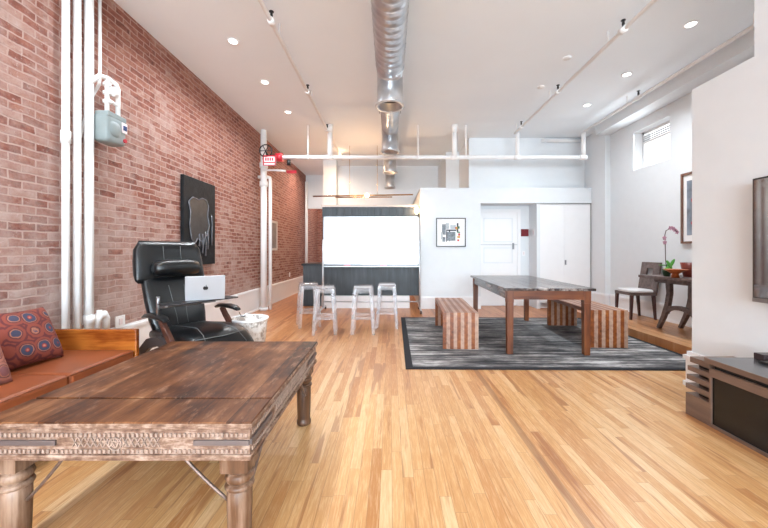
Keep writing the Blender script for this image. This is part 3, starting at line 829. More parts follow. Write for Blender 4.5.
downlight(3.30, 3.73, 'recessed downlight over the nook, nearest the camera')
downlight(3.33, 4.78, 'recessed downlight over the nook, second of the row')
downlight(3.35, 5.78, 'recessed downlight over the nook, farthest of the row', 13)
for x, y, lb in ((px(567, Y=4.38), 4.38, 'small round cover plate on the ceiling, the nearer one'), (px(541, Y=5.15), 5.15, 'small round cover plate on the ceiling, the farther one')):
    tag(MB().lathe([(0, 0), (.05, 0), (.055, .008), (0, .008)], (x, y, CZ-.008), 20, True).build('cover_plate', M['pipe'], None), lb, 'cover plate')
# warm kitchen light
area('kitchen_lamp', (-1.2, 8.4, 3.6), (0, 0, 0), .3, .3, 34, (1, .68, .42), R(170))
area('kitchen_lamp', (-2.1, 9.6, 3.6), (0, 0, 0), .3, .3, 30, (1, .8, .66), R(170))
area('hallway_lamp', (-2.2, 12.0, 3.5), (0, 0, 0), .3, .3, 20, (1, .8, .65), R(170))

# ------------------------------------------------------------------ kitchen end
UX0, UX1, UY = -1.46, .62, 7.35
t = thing('kitchen_wall_unit', 'tall charcoal panelled kitchen unit behind the whiteboard', 'cabinet', (-.42, UY+.15, 0))
B(UX0, UX1, UY, UY+.3, .26, 2.17).build('body', M['darkunit'], t, True)
q = MB()
for k in range(13): x = UX0+.16*k; q.box(x, x+.152, UY-.015, UY, 1.94, 2.17)
q.build('upper_boards', M['darkunit'], t, True, .003)
tag(B(UX0-.02, UX1, UY-.03, UY+.33, 2.17, 2.215).build('top_ledge', plain('beige_ledge', (214, 200, 190), .6), t, True), 'beige top ledge')
tag(B(UX0, UX1-.2, UY-.09, UY+.2, 0.0, .26).build('plinth', M['trim'], t, True, .004), 'white plinth')
q = MB(); q.box(UX0, UX1-.2, UY-.095, UY-.09, .13, .14); q.build('plinth_seam', plain('seam_grey', (170, 172, 175), .5), t, True)
t = thing('kitchen_counter', 'dark kitchen counter jutting out left of the whiteboard', 'cabinet', (-1.7, 8, 0))
B(-1.93, UX0, 7.55, 8.6, 0.0, .90).build('body', M['darkunit'], t, True)
B(-1.96, UX0, 7.52, 8.6, .90, .94).build('worktop', M['darkwood_top'], t, True)
# mobile whiteboard
WY = 6.85
t = thing('rolling_whiteboard', 'large white board on a rolling frame in front of the dark unit', 'whiteboard', (-.37, WY, 0))
wx0, wx1 = -1.335, .585
B(wx0+.02, wx1-.02, WY-.012, WY+.012, .96, 1.89).build('board', M['board'], t, True)
f = MB(); f.box(wx0, wx1, WY-.018, WY+.018, 1.885, 1.91); f.box(wx0, wx1, WY-.018, WY+.018, .935, .965); f.box(wx0, wx0+.025, WY-.018, WY+.018, .935, 1.91); f.box(wx1-.025, wx1, WY-.018, WY+.018, .935, 1.91)
f.build('frame', M['alu'], t, True)
B(wx0, wx1, WY-.09, WY-.018, .905, .925).build('tray', M['alu'], t, True)
B(wx0+.01, wx1-.01, WY-.03, WY-.018, .925, .95).build('tray_lip', M['black'], t, True)
for x in (wx0-.015, wx1+.015):
    MB().tube([(x, WY+.0, .08), (x, WY+.0, 1.45)], .018, 12).build('post', M['alu'], t, True)
    MB().tube([(x, WY-.28, .075), (x, WY+.28, .075)], .016, 10).build('foot', M['alu'], t, True)
    for s in (-.27, .27):
        MB().tube([(x-.012, WY+s, .03), (x+.012, WY+s, .03)], .03, 14).build('caster', M['black'], t, True)
MB().tube([(wx0, WY, .20), (wx1, WY, .20)], .014, 10).build('stretcher', M['alu'], t, True)
for i, (x, c, lb) in enumerate(((-.92, 'red', 'red marker lying on the whiteboard tray, the one further from the white partition'), (-.2, 'red', 'red marker lying on the whiteboard tray, the one nearer the white partition'))):
    tag(MB().tube([(x, WY-.06, .934), (x+.13, WY-.06, .934)], .009, 8).build('marker_pen', M[c], None), lb, 'marker')
# chandelier
t = thing('linear_chandelier', 'brass rod chandelier with small warm bulbs over the kitchen', 'lamp', (-.7, 8.0, 2.5))
zc = 2.50
MB().tube([(px(313, Y=8), 8.0, zc+.01), (px(413, Y=8), 8.0, zc+.05)], .016, 10).build('rod', M['brass'], t, True)
MB().tube([(px(336, Y=8), 7.9, zc-.03), (px(392, Y=8), 8.1, zc+.01)], .014, 10).build('rod', M['brass'], t, True)
for x in (-.95, -.3): MB().tube([(x, 8.0, zc+.03), (x, 8.0, CZ)], .005, 6).build('suspension_wire', M['brass'], t, True)
for x in (px(367, Y=8), px(352, Y=8)):
    MB().tube([(x, 7.94, zc+.02), (x, 7.84, zc+.0)], .02, 10).build('socket', M['brass'], t, True)
tag(MB().ellipsoid((px(367, Y=7.8), 7.8, zc+.0), (.05, .05, .05)).build('bulb', M['bulb'], t, True), 'lit warm bulb')
pl = bpy.data.lights.new('chandelier_glow', 'POINT'); pl.energy = 40; pl.color = (1, .64, .38); pl.shadow_soft_size = .06
po = bpy.data.objects.new('chandelier_glow', pl); C.objects.link(po); po.location = (px(367, Y=7.7), 7.7, zc-.08)
t = thing('wall_sconce', 'glowing bulb sconce on the left end of the partition', 'lamp', (.60, 7.3, 2.0))
B(.615, .64, 7.25, 7.33, 2.02, 2.16).build('back_plate', M['brass'], t, True)
MB().ellipsoid((.57, 7.27, 2.09), (.045, .045, .085)).build('bulb', M['bulb'], t, True)
pl = bpy.data.lights.new('sconce_glow', 'POINT'); pl.energy = 6; pl.color = (1, .75, .5); pl.shadow_soft_size = .05
po = bpy.data.objects.new('sconce_glow', pl); C.objects.link(po); po.location = (.5, 7.15, 2.09)

# ------------------------------------------------------------------ small wall things
def switch(name, label, loc, w_, h_, axis, cat='switch'):
    t = thing(name, label, cat, (loc[0], loc[1], loc[2]-h_/2))
    x, y, z = loc
    if axis == 'x':
        d = .01 if x < 0 else -.01
        a, b_ = sorted((x, x+d)); B(a, b_, y-w_/2, y+w_/2, z-h_/2, z+h_/2).build('plate', M['trim'], t, True, .002)
        a, b_ = sorted((x+d, x+d*1.5)); B(a, b_, y-w_/6, y+w_/6, z-h_/4, z+h_/4).build('socket_face', M['signwhite'], t, True)
    else:
        B(x-w_/2, x+w_/2, y-.01, y, z-h_/2, z+h_/2).build('plate', M['trim'], t, True, .002)
        B(x-w_/6, x+w_/6, y-.015, y-.01, z-h_/4, z+h_/4).build('socket_face', M['signwhite'], t, True)
    return t
switch('outlet_box', 'white outlet box on the brick just above the baseboard by the recliner', (XL+.03, 3.42, .50), .12, .12, 'x', 'outlet')
switch('outlet_plate', 'white outlet plate low on the far brick wall past the riser', (XL, 9.3, .58), .08, .12, 'x', 'outlet')
switch('light_switch', 'white light switch under the red square by the entry door', (2.985, AY, 1.17), .07, .11, 'y')
switch('intercom_panel', 'white intercom panel on the side wall of the entry alcove', (AX1, 7.35, 1.62), .12, .16, 'x', 'intercom')
tag(B(px(521, Y=7.59), px(528.3, Y=7.59), 7.57, 7.60, 1.55, 1.71).build('red_square', plain('dark_red_panel', (120, 14, 28), .5), None, bevel=.003), 'small dark red square panel beside the entry door', 'wall art')

# framed collage on partition
def picture(name, label, x0, x1, z0, z1, y, fw, mat_frame):
    t = thing(name, label, 'picture', ((x0+x1)/2, y, z0))
    f = MB(); f.box(x0, x1, y-.03, y, z0, z0+fw); f.box(x0, x1, y-.03, y, z1-fw, z1); f.box(x0, x0+fw, y-.03, y, z0+fw, z1-fw); f.box(x1-fw, x1, y-.03, y, z0+fw, z1-fw)
    f.build('frame', mat_frame, t, True)
    B(x0+fw, x1-fw, y-.012, y-.004, z0+fw, z1-fw).build('mat_board', M['mat'], t, True)
    return t
t = picture('framed_collage', 'black-framed abstract collage hung on the white partition', .974, 1.60, 1.31, 1.92, YP, .018, M['frame_black'])
cg = {'k': plain('print_dark', (60, 66, 74), .6), 'g': plain('print_grey', (150, 160, 168), .6, var=.3, nscale=30), 'y': plain('print_yellow', (220, 170, 60), .6), 'r': plain('print_red', (190, 50, 50), .6), 'e': plain('print_green', (60, 130, 90), .6), 'p': plain('print_pale', (205, 212, 216), .6, var=.2, nscale=40)}
arr = {'k': [(.42, .47, .12, .62), (.52, .96, .0, 0), (.30, .74, .56, .62), (.76, .83, .5, .9), (.30, .34, .1, .55)],
       'g': [(.12, .28, .4, .85), (.34, .70, .14, .52), (.14, .26, .1, .3)],
       'p': [(.28, .42, .64, .9), (.08, .16, .2, .5), (.48, .72, .64, .82)],
       'y': [(.72, .78, .62, .74), (.78, .9, .26, .34)], 'r': [(.68, .74, .66, .72), (.82, .9, .36, .46), (.78, .86, .12, .2)], 'e': [(.82, .88, .66, .76), (.78, .9, .48, .53)]}
for key, L in arr.items():
    q = MB()
    for a, b_, c, d in L:
        if d <= 0: continue
        q.box(1.04+a*.49, 1.04+b_*.49, YP-.0135-.0004*'kgpyre'.index(key), YP-.012, 1.37+c*.49, 1.37+d*.49)
    q.build('print_patch', cg[key], t, True)
# black relief on the brick wall
t = thing('black_relief_painting', 'tall black relief canvas hung on the brick wall behind the recliner', 'painting', (XL+.03, 4.85, 1.02))
B(XL+.005, XL+.05, 4.45, 5.25, 1.02, 2.22).build('canvas', M['art'], t, True, .004)
blob = [(4.615, 1.380), (4.569, 1.550), (4.591, 1.750), (4.545, 1.880), (4.638, 1.950), (4.776, 1.930), (4.868, 1.970), (4.971, 1.960), (5.040, 1.880), (5.017, 1.730), (5.063, 1.590), (5.006, 1.450), (4.925, 1.390), (4.891, 1.230), (4.845, 1.360), (4.753, 1.390), (4.684, 1.310)]
MB().prism(blob, XL+.05, XL+.058, 'X').build('grey_field', M['art_grey'], t, True)
MB().tube([(XL+.06, a, z) for a, z in blob+[blob[0]]], .009, 8, False).build('raised_outline', M['art_drip'], t, True)
q = MB()
for y, z0, z1 in ((4.88, 1.18, 1.46), (4.96, 1.14, 1.5), (4.8, 1.28, 1.46), (5.02, 1.24, 1.52), (5.13, 1.3, 1.75)):
    q.tube([(XL+.06, y, z1), (XL+.062, y+.01, (z0+z1)/2), (XL+.06, y, z0)], [.007, .009, .014], 8)
q.build('drip', M['art_drip'], t, True)
# pale frame further along
t = thing('pale_framed_panel', 'narrow pale framed panel on the far brick wall past the riser', 'picture', (XL+.02, 7.9, 1.2))
f = MB(); y0, y1, z0, z1 = 7.75, 8.2, 1.24, 1.93
for a in ((y0, y1, z0, z0+.05), (y0, y1, z1-.05, z1), (y0, y0+.05, z0, z1), (y1-.05, y1, z0, z1)): f.box(XL, XL+.04, *a)
f.build('frame', plain('silver_frame', (206, 196, 192), .4), t, True)
B(XL+.01, XL+.025, y0+.04, y1-.04, z0+.04, z1-.04).build('panel', plain('grey_panel', (150, 138, 134), .5, var=.2), t, True)
# picture in nook
t = thing('nook_picture', 'brown-framed picture above the orchid on the nook wall', 'picture', (XR-.02, 4.65, 1.33))
y0, y1, z0, z1 = 4.25, 5.08, 1.325, 2.36; f = MB()
for a in ((y0, y1, z0, z0+.03), (y0, y1, z1-.03, z1), (y0, y0+.03, z0+.03, z1-.03), (y1-.03, y1, z0+.03, z1-.03)): f.box(XR-.04, XR, *a)
f.build('frame', M['frame_brown'], t, True)
B(XR-.02, XR-.01, y0+.03, y1-.03, z0+.03, z1-.03).build('mat_board', M['mat'], t, True)
B(XR-.024, XR-.02, y0+.09, y1-.09, z0+.12, z1-.12).build('print', plain('print_bluegrey', (146, 156, 170), .4, var=.4, nscale=5), t, True)
q = MB()
for (y, z, r) in ((4.88, 1.95, .035), (4.86, 1.80, .022), (4.7, 1.7, .05), (4.9, 1.62, .02)): q.tube([(XR-.027, y, z), (XR-.024, y, z)], r, 14)
q.build('red_spot', M['red'], t, True)

# TV
t = thing('wall_television', 'large glossy flat television mounted on the near white wall', 'television', (2.63, 1.75, .84))
tv = MB(); tv.box(2.60, 2.64, 1.02, 2.44, .845, 1.725); tv.build('housing', M['plastic_dark'], t, True, .004)
B(2.596, 2.60, 1.035, 2.428, .88, 1.712).build('screen', M['tv'], t, True)
B(2.594, 2.60, 1.03, 2.435, .847, .875).build('lower_bezel', M['steel'], t, True)
B(2.64, 2.70, 1.5, 1.9, 1.1, 1.5).build('wall_bracket', M['black'], t, True)

# media console
t = thing('media_console', 'low taupe media console with slatted end under the television', 'cabinet', (2.42, 1.6, 0))
cx0, cx1, cy0, cy1 = 2.20, 2.64, .75, 2.345
B(cx0-.02, cx1, cy0, cy1+.01, .437, .470).build('top', M['console_top'], t, True, .003)
q = MB(); q.box(cx0-.024, cx0-.02, cy0, cy1+.01, .436, .471); q.build('top_edge', M['console'], t, True)
q = MB()
q.box(cx0, cx0+.03, cy0, cy1, .345, .402); q.box(cx0, cx0+.03, cy0, cy1, 0.0, .02)
q.box(cx0, cx0+.03, cy1-.013, cy1, .02, .345); q.box(cx0, cx0+.03, cy0, cy0+.03, .02, .345)
q.box(cx0+.03, cx1-.02, cy1-.025, cy1, .03, .392); q.box(cx0+.03, cx1-.02, cy0, cy0+.025, .03, .392); q.box(cx0+.03, cx1-.02, cy0, cy1, .0, .03)
q.box(cx1-.02, cx1, cy0, cy1, 0, .402); q.box(cx0+.03, cx1-.02, cy0, cy1, .392, .402)
q.build('carcass', M['console'], t, True)
B(cx0+.02, cx1-.03, cy0+.02, cy1-.02, .402, .437).build('shadow_gap_strip', plain('gap_black', (20, 18, 18), .7), t, True)
B(cx0+.012, cx0+.02, cy0+.03, cy1-.013, .02, .345).build('glass_door', M['dark_glass'], t, True)
for z0, z1, e, xa in ((.395, .435, .15, .03), (.33, .365, .17, 0), (.262, .298, .178, -.01), (.195, .23, .186, -.015), (0.0, .16, .186, -.015)):
    q = MB(); q.box(cx0+.0, cx0+.32, cy1, cy1+e, z0, z1); q.build('slat', M['console'], t, True, .002)
B(cx0+.05, cx0+.3, cy1, cy1+.13, .0, .395).build('end_core', plain('dark_core', (52, 42, 38), .6), t, True)
tag(B(2.42, 2.60, 2.15, 2.23, .470, .488).build('remote_control', M['black'], None, bevel=.003), 'flat black box lying flat on the console top in front of the smaller box', 'device')
tag(B(2.49, 2.62, 2.265, 2.33, .470, .513).build('media_player', plain('dark_glossy_box', (60, 48, 50), .2), None, bevel=.004), 'small dark box standing at the back of the console top', 'device')

# ------------------------------------------------------------------ rug
t = thing('area_rug', 'grey striped rug with black border under the dining table', 'rug', (1.79, 4.81, 0.0), R(-.8))
hx, hy = 1.61, 1.36
B(-hx+.075, hx-.06, -hy+.05, hy-.05, .001, .014).build('pile', M['rug'], t)
q = MB()
q.box(-hx, -hx+.075, -hy, hy, 0.001, .012); q.box(hx-.06, hx, -hy, hy, 0.001, .012); q.box(-hx+.075, hx-.06, -hy, -hy+.05, 0.001, .012); q.box(-hx+.075, hx-.06, hy-.05, hy, 0.001, .012)
q.build('border', M['rug_edge'], t)
RZ = .014

# ------------------------------------------------------------------ dining table
t = thing('dining_table', 'long weathered-top dining table standing on the grey rug', 'table', (1.878, 4.93, RZ), R(-2.8))
L2, W2, TZ = 1.06, .51, .772
tp = MB()
n = 6
for k in range(n):
    a = -W2+2*W2*k/n; tp.box(a+.001, a+2*W2/n-.001, -L2, L2, TZ-.03, TZ)
tp.build('tabletop', M['table_top'], t, bevel=.003)
for sx in (-1, 1):
    for sy in (-1, 1):
        q = MB(); lx, ly = sx*(W2-.075), sy*(L2-.08)
        q.box(lx-.04, lx+.04, ly-.04, ly+.04, .60, TZ-.03); q.taper((lx, ly, 0), (.033, .033), (lx, ly, .60), (.038, .038))
        q.build('leg', M['table_leg'], t, bevel=.004)
for sy in (-1, 1):
    y = sy*(L2-.06); B(-W2+.11, W2-.11, y-.012, y+.012, TZ-.135, TZ-.03).build('apron', M['table_apron'], t)
for sx in (-1, 1):
    x = sx*(W2-.055); a = B(x-.012, x+.012, -L2+.12, L2-.12, TZ-.135, TZ-.03).build('apron', M['table_top'], t)
def bench(label, loc, rz, hw, hl, z):
    t = thing('waterfall_bench', label, 'bench', loc, rz, 'striped waterfall benches')
    n = 10
    for nm, zz, geo in (('seat', None, 'seat'), ('end_panel', None, -1), ('end_panel', None, 1)):
        A = MB(); Bm = MB()
        for k in range(n):
            a = -hw+2*hw*k/n; b_ = a+2*hw/n; tg = A if k % 2 == 0 else Bm
            if geo == 'seat': tg.box(a, b_, -hl, hl, z-.05, z)
            elif geo == -1: tg.box(a, b_, -hl, -hl+.05, 0, z-.05)
            else: tg.box(a, b_, hl-.05, hl, 0, z-.05)
        p_ = A.build(nm, M['benchA'], t); Bm.build('pale_strip', M['benchB'], p_)
    return t
bench('striped wooden bench on the side of the table nearest the stools', (.905, 4.83, RZ), R(-3.5), .215, .68, .445)
bench('striped wooden bench on the nook side of the dining table', (2.75, 4.87, RZ), R(-3.0), .225, .66, .465)

# ------------------------------------------------------------------ ghost stools
def stool(label, loc, rz):
    t = thing('acrylic_stool', label, 'stool', loc, rz, 'clear acrylic counter stools')
    hs, hb, z = .13, .158, .70
    q = MB()
    q.prism([(-hs, z), (hs, z), (hs+.004, z-.035), (-hs-.004, z-.035)], -hs, hs, 'Y'); q.build('seat', M['acrylic'], t, bevel=.012, segs=3)
    for sx in (-1, 1):
        for sy in (-1, 1):
            q = MB(); q.taper((sx*hb, sy*hb, 0), (.022, .022), (sx*(hs-.016), sy*(hs-.016), z-.035), (.027, .027)); q.build('leg', M['acrylic'], t, bevel=.006)
    zf = .24; k = hb-(hb-hs)*zf/z
    for s in (-1, 1):
        B(-k+.02, k-.02, s*k-.012, s*k+.012, zf-.02, zf+.02).build('footrest_rail', M['acrylic'], t)
        B(s*k-.012, s*k+.012, -k+.02, k-.02, zf-.02, zf+.02).build('footrest_rail', M['acrylic'], t)
    zf = z-.1; k = hs
    for s in (-1, 1):
        B(-k+.03, k-.03, s*k-.008, s*k+.004, zf, z-.035).build('apron', M['acrylic'], t)
    return t
s0 = stool('clear acrylic stool standing closest to the brick wall', (-1.33, 5.55, 0), R(22))
dup(s0, (-.965, 5.07, 0), R(6), 'clear acrylic stool, front one of the pair near the brick wall')
dup(s0, (-.395, 5.09, 0), R(0), 'clear acrylic stool, front one of the pair near the rug')
dup(s0, (-.045, 5.50, 0), R(-2), 'clear acrylic stool standing closest to the rug corner')

# ------------------------------------------------------------------ nook chair, table, orchid
t = thing('nook_chair', 'grey wood chair with square cut-out back and pale seat on the raised nook', 'chair', (4.06, 5.64, PZ), R(180))
# local +x is the way the chair faces
hz = .46
MB().box(-.2, .2, -.2, .2, hz-.07, hz-.02).build('seat_frame', M['grey_wood'], t, bevel=.004)
MB().ellipsoid((0, 0, hz-.005), (.2, .2, .03), 5).build('seat_cushion', M['cushion'], t)
for sx in (-1, 1):
    for sy in (-1, 1):
        q = MB(); q.taper((sx*(.19 if sx > 0 else .205), sy*.175, 0), (.014, .014), (sx*.175, sy*.175, hz-.07), (.021, .021)); q.build('leg', M['dark_leg'], t)
q = MB(); lean = .07
def bk(y0, y1, z0, z1):
    s = lean/.44
    def X(z): return -.195-(z-.46)*s
    vs = []
    for y in (y0, y1):
        for z in (z0, z1):
            for d in (0, -.03): vs.append((X(z)+d, y, z))
    q.add(vs, [(0, 1, 3, 2), (4, 6, 7, 5), (0, 4, 5, 1), (2, 3, 7, 6), (0, 2, 6, 4), (1, 5, 7, 3)])
bk(-.2, -.07, .39, .92); bk(.07, .2, .39, .92); bk(-.07, .07, .82, .92); bk(-.07, .07, .39, .68)
q.build('backrest', M['grey_wood'], t)

t = thing('nook_table', 'grey-brown table with arched curved legs on the raised nook', 'table', (3.95, 4.45, PZ))
B(3.62, 4.3, 3.93, 4.96, .835, .87).build('tabletop', M['grey_wood'], t, True, .004)
q = MB(); q.box(3.74, 4.22, 4.05, 4.82, .775, .835); q.build('apron', M['grey_wood'], t, True)
for x in (3.86, 4.17):
    for s in (-1, 1):
        yc = 4.52
        path = [(yc+s*.36, PZ), (yc+s*.27, PZ+.18), (yc+s*.2, PZ+.36), (yc+s*.17, PZ+.52), (yc+s*.18, .775)]
        MB().ribbon(path, [.02, .028, .034, .034, .04], .05, 'X', x).build('leg', M['grey_wood'], t, True, .003)
    path = [(4.52+.23*math.cos(a), PZ+.24+.1*math.sin(a)) for a in [k*PI/10 for k in range(11)]]
    MB().ribbon(path, .028, .045, 'X', x).build('arch', M['grey_wood'], t, True)

t = thing('orchid', 'pink orchid with green leaves growing from a dark pot on the nook table', 'plant', (3.76, 4.62, .87))
MB().lathe([(.035, 0), (.05, .06), (.055, .10), (.045, .10), (.03, .02)], n=18).build('pot', plain('dark_green_pot', (40, 70, 40), .4), t)
MB().tube([(0, 0, .08), (-.015, 0, .22), (-.02, 0, .42), (-.025, 0, .56), (-.01, 0, .62), (.05, 0, .65), (.1, -.01, .635), (.13, -.02, .6)], .005, 8).build('stem', M['stem'], t)
for k, (dx, dy, dz, sc) in enumerate(((.06, 0, .0, 1), (.1, .02, -.02, .9), (.02, .05, .02, .8), (-.03, -.03, 0, .8), (.0, .02, .07, .9))):
    q = MB(); mt = Matrix.Translation((.02+dx*.4, dy*.5, .13+dz)) @ Euler((0, R(-60+30*k), R(70*k))).to_matrix().to_4x4()
    q.ellipsoid((.05*sc, 0, 0), (.075*sc, .032*sc, .008), 2, 14, 8, mt); q.build('leaf', M['green'], t)
for (x, z) in ((.04, .655), (.075, .65), (.1, .63), (.13, .60), (-.04, .52), (-.035, .46)):
    q = MB()
    for k in range(5):
        a = k*2*PI/5+x*9; mt = Matrix.Translation((x, -.012, z)) @ Euler((0, a, 0)).to_matrix().to_4x4()
        q.ellipsoid((.016, 0, 0), (.016, .004, .011), 2, 10, 6, mt)
    q.build('flower', M['petal'], t)
t = thing('wooden_bowl', 'wide shallow orange wooden bowl beside the orchid', 'bowl', (3.80, 4.50+.0, .87))
t.location = (3.66, 4.36, .87)
MB().lathe([(.045, 0), (.035, .05), (.09, .085), (.13, .105), (.122, .11), (.08, .092), (.0, .07)], n=28).build('shell', M['bowl'], t)
t = thing('red_brown_pot', 'red-brown flared pot at the wall end of the nook table', 'pot', (3.96, 4.5, .87))
MB().lathe([(.06, 0), (.075, .07), (.095, .19), (.085, .19), (.06, .03), (0, .03)], n=26).build('vessel', M['redpot'], t)

# ------------------------------------------------------------------ coffee table
TX0, TX1, TY0, TY1, TT = -1.575, -.525, 1.29, 2.46, .554
t = thing('carved_coffee_table', 'large low carved antique wood table in the foreground beside the sofa', 'table', ((TX0+TX1)/2, (TY0+TY1)/2, 0))
y1, y2 = 1.505, 2.265
B(TX0, TX1, y1+.006, y2-.004, TT-.026, TT).build('tabletop', M['opium_top'], t, True, .004)
for a, b_ in ((TY0, y1-.006), (y2+.002, TY1)):
    B(TX0, TX1, a, b_, TT-.026, TT).build('end_board', M['opium_top'], t, True, .004)
B(TX0+.04, TX1-.04, TY0+.04, TY1-.04, TT-.04, TT-.0262).build('sub_top', plain('dark_joint', (40, 24, 20), .7), t, True)
zb, zt = TT-.15, TT-.026
fz = MB(); e = .012
fz.box(TX0+e, TX1-e, TY0+e, TY0+e+.03, zb+.02, zt); fz.box(TX0+e, TX1-e, TY1-e-.03, TY1-e, zb+.02, zt)
fz.box(TX0+e, TX0+e+.03, TY0+e+.03, TY1-e-.03, zb+.02, zt); fz.box(TX1-e-.03, TX1-e, TY0+e+.03, TY1-e-.03, zb+.02, zt)
frieze = fz.build('frieze', M['carved'], t, True)
rl = MB()
rl.box(TX0+.004, TX1-.004, TY0+.004, TY0+.05, zb, zb+.022); rl.box(TX0+.004, TX1-.004, TY1-.05, TY1-.004, zb, zb+.022)
rl.box(TX0+.004, TX0+.05, TY0+.05, TY1-.05, zb, zb+.022); rl.box(TX1-.05, TX1-.004, TY0+.05, TY1-.05, zb, zb+.022)
rl.build('lower_rail', M['carved'], t, True, .003)
# carving: notches, strap bars and rosettes
cv = MB(); Yf = TY0+e
xm = (TX0+TX1)/2
k = TX0+.03
while k < TX1-.02:
    for z in (zt-.028, zb+.034): cv.box(k, k+.009, Yf-.005, Yf, z-.007, z+.007)
    k += .018
k = TX0+.36
while k < TX1-.36:
    for s in (1, -1):
        cv.prism([(k, zb+.052), (k+.004, zb+.052), (k+.024, zb+.088), (k+.02, zb+.088)] if s > 0 else [(k+.024, zb+.052), (k+.02, zb+.052), (k, zb+.088), (k+.004, zb+.088)], Yf-.006, Yf, 'Y')
    k += .024
for r in (.012, .024):
    cv.tube([(xm+r*math.cos(a), Yf-.003, (zb+zt)/2+r*math.sin(a)) for a in [j*PI/6 for j in range(13)]], .003, 6, False)
relief = plain('limewashed_relief', (172, 148, 134), .6, var=.2, nscale=40)
c1_ = cv.build('carving', relief, frieze, False); c1_.location = -t.location; cv = MB()
Xr = TX1-e; k = TY0+.03
while k < TY1-.02:
    for z in (zt-.028, zb+.034): cv.box(Xr, Xr+.005, k, k+.009, z-.007, z+.007)
    k += .0165
k = TY0+.3
while k < TY1-.3:
    for s in (1, -1):
        cv.prism([(k, zb+.052), (k+.004, zb+.052), (k+.024, zb+.088), (k+.02, zb+.088)] if s > 0 else [(k+.024, zb+.052), (k+.02, zb+.052), (k, zb+.088), (k+.004, zb+.088)], Xr, Xr+.006, 'X')
    k += .024
c2_ = cv.build('carving', relief, frieze, False)
em = MB()
em.box(TX0-.003, TX1+.003, TY0-.003, TY0, TT-.022, TT-.006); em.box(TX1, TX1+.003, TY0, TY1, TT-.022, TT-.006)
em.build('edge_moulding', M['carved'], t, True)
c2_.location = -t.location
for a, b_ in ((TX0+e, TX0+.30), (TX1-.225, TX1-e)):
    tag(B(a, b_, Yf-.009, Yf, zb+.058, zb+.078).build('iron_strap', plain('strap_grey', (112, 100, 98), .5, .4) if a < -1.3 else bpy.data.materials['strap_grey'], t, True, .002), 'dark iron strap')
for y0_, y1_ in ((TY0+e, TY0+.24), (TY1-.24, TY1-e)):
    B(Xr, Xr+.009, y0_, y1_, zb+.058, zb+.078).build('iron_strap', bpy.data.materials['strap_grey'], t, True, .002)
prof = [(.045, 0), (.049, .01), (.049, .026), (.044, .034), (.043, .05), (.046, .12), (.048, .2), (.048, .255), (.043, .262), (.055, .268), (.056, .276), (.053, .283), (.040, .288), (.050, .296), (.056, .31), (.052, .325), (.040, .332), (.053, .338), (.053, .343)]
for lx in (TX0+.075, TX1-.078):
    for ly in (TY0+.075, TY1-.08):
        q = MB(); q.lathe(prof, (lx, ly, 0), 28); q.box(lx-.055, lx+.055, ly-.055, ly+.055, .343, zb+.001)
        q.build('leg', M['carved_leg'], t, True, .003)
def brace(x0, y0, x1, y1):
    pts = []
    for k in range(9):
        u_ = k/8; s_ = u_*u_*(.35)+u_*.65
        z = zb - (zb-.21)*u_ - .006*math.sin(PI*u_)
        pts.append((x0+(x1-x0)*u_, y0+(y1-y0)*u_, z))
    MB().tube(pts, .0065, 8).build('iron_brace', M['iron'], t, True)
brace(TX1-.30, TY0+.05, TX1-.125, TY0+.07)
brace(TX0+.30, TY0+.05, TX0+.125, TY0+.07)
brace(TX1-.05, TY0+.3, TX1-.06, TY0+.12); brace(TX1-.05, TY1-.3, TX1-.06, TY1-.12)

# ------------------------------------------------------------------ sofa
SX0, SX1, SY1 = -2.60, -1.93, 2.62
t = thing('leather_sofa', 'tan leather sofa with honey wood arm along the brick wall', 'sofa', (-2.27, 1.9, 0))
SY0 = .35
tag(B(SX0, SX1, SY1-.035, SY1, .10, .61).build('arm', M['sofawood'], t, True, .006), 'glossy honey wood end panel')
B(SX0, SX1, SY0, SY0+.035, .10, .61).build('arm', M['sofawood'], t, True, .006)
B(SX0-.0, SX0+.035, SY0+.035, SY1-.035, .10, .61).build('back_panel', M['sofawood'], t, True, .006)
B(SX0+.035, SX1-.02, SY0+.035, SY1-.035, .14, .26).build('base', M['leather_tan'], t, True, .01)
ys = (SY0+.04, 1.22, 2.06, SY1-.036)
for a, b_ in zip(ys[:-1], ys[1:]):
    q = MB()
    mid = (a+b_)/2
    q.box(-2.565, -1.935, a+.002, b_-.002, .26, .462)
    q.build('seat_cushion', M['leather_tan'], t, True, .028, 5)
q = MB(); q.tube([(-1.94, ys[0]+.03, .45), (-1.94, ys[-1]-.01, .45)], .004, 6); q.build('piping', M['leather_tan'], t, True)
for x in (SX0+.07, SX1-.07):
    for y in (SY0+.1, SY1-.1):
        MB().tube([(x, y, 0), (x, y, .14)], [.014, .02], 12).build('leg', M['chrome'], t, True)
def pillow(name, label, mat, loc, rot, w_, h_):
    n = 22; vs = []; fs = []; g = {}
    for s in (1, -1):
        for i in range(n+1):
            for j in range(n+1):
                u_, v_ = -1+2*i/n, -1+2*j/n
                if s < 0 and (i in (0, n) or j in (0, n)): g[(s, i, j)] = g[(1, i, j)]; continue
                th = .075*((1-u_**4)*(1-v_**4))**.55
                pu = u_*(1-.07*(1-v_*v_)*abs(u_)); pv = v_*(1-.07*(1-u_*u_)*abs(v_))
                g[(s, i, j)] = len(vs); vs.append((pu*w_/2, s*th, pv*h_/2))
        for i in range(n):
            for j in range(n): fs.append((g[(s, i, j)], g[(s, i+1, j)], g[(s, i+1, j+1)], g[(s, i, j+1)]))
    m = MB(); m.add(vs, fs, True)
    o = m.build(name, mat, None, origin=(0, 0, 0)); o.location = loc; o.rotation_euler = rot
    return tag(o, label, 'pillow')
pillow('kilim_pillow', 'red and blue patterned kilim pillow leaning on the sofa back', M['kilim'], (-2.40, 2.235, .640), (R(-26), R(2), R(88)), .37, .39)
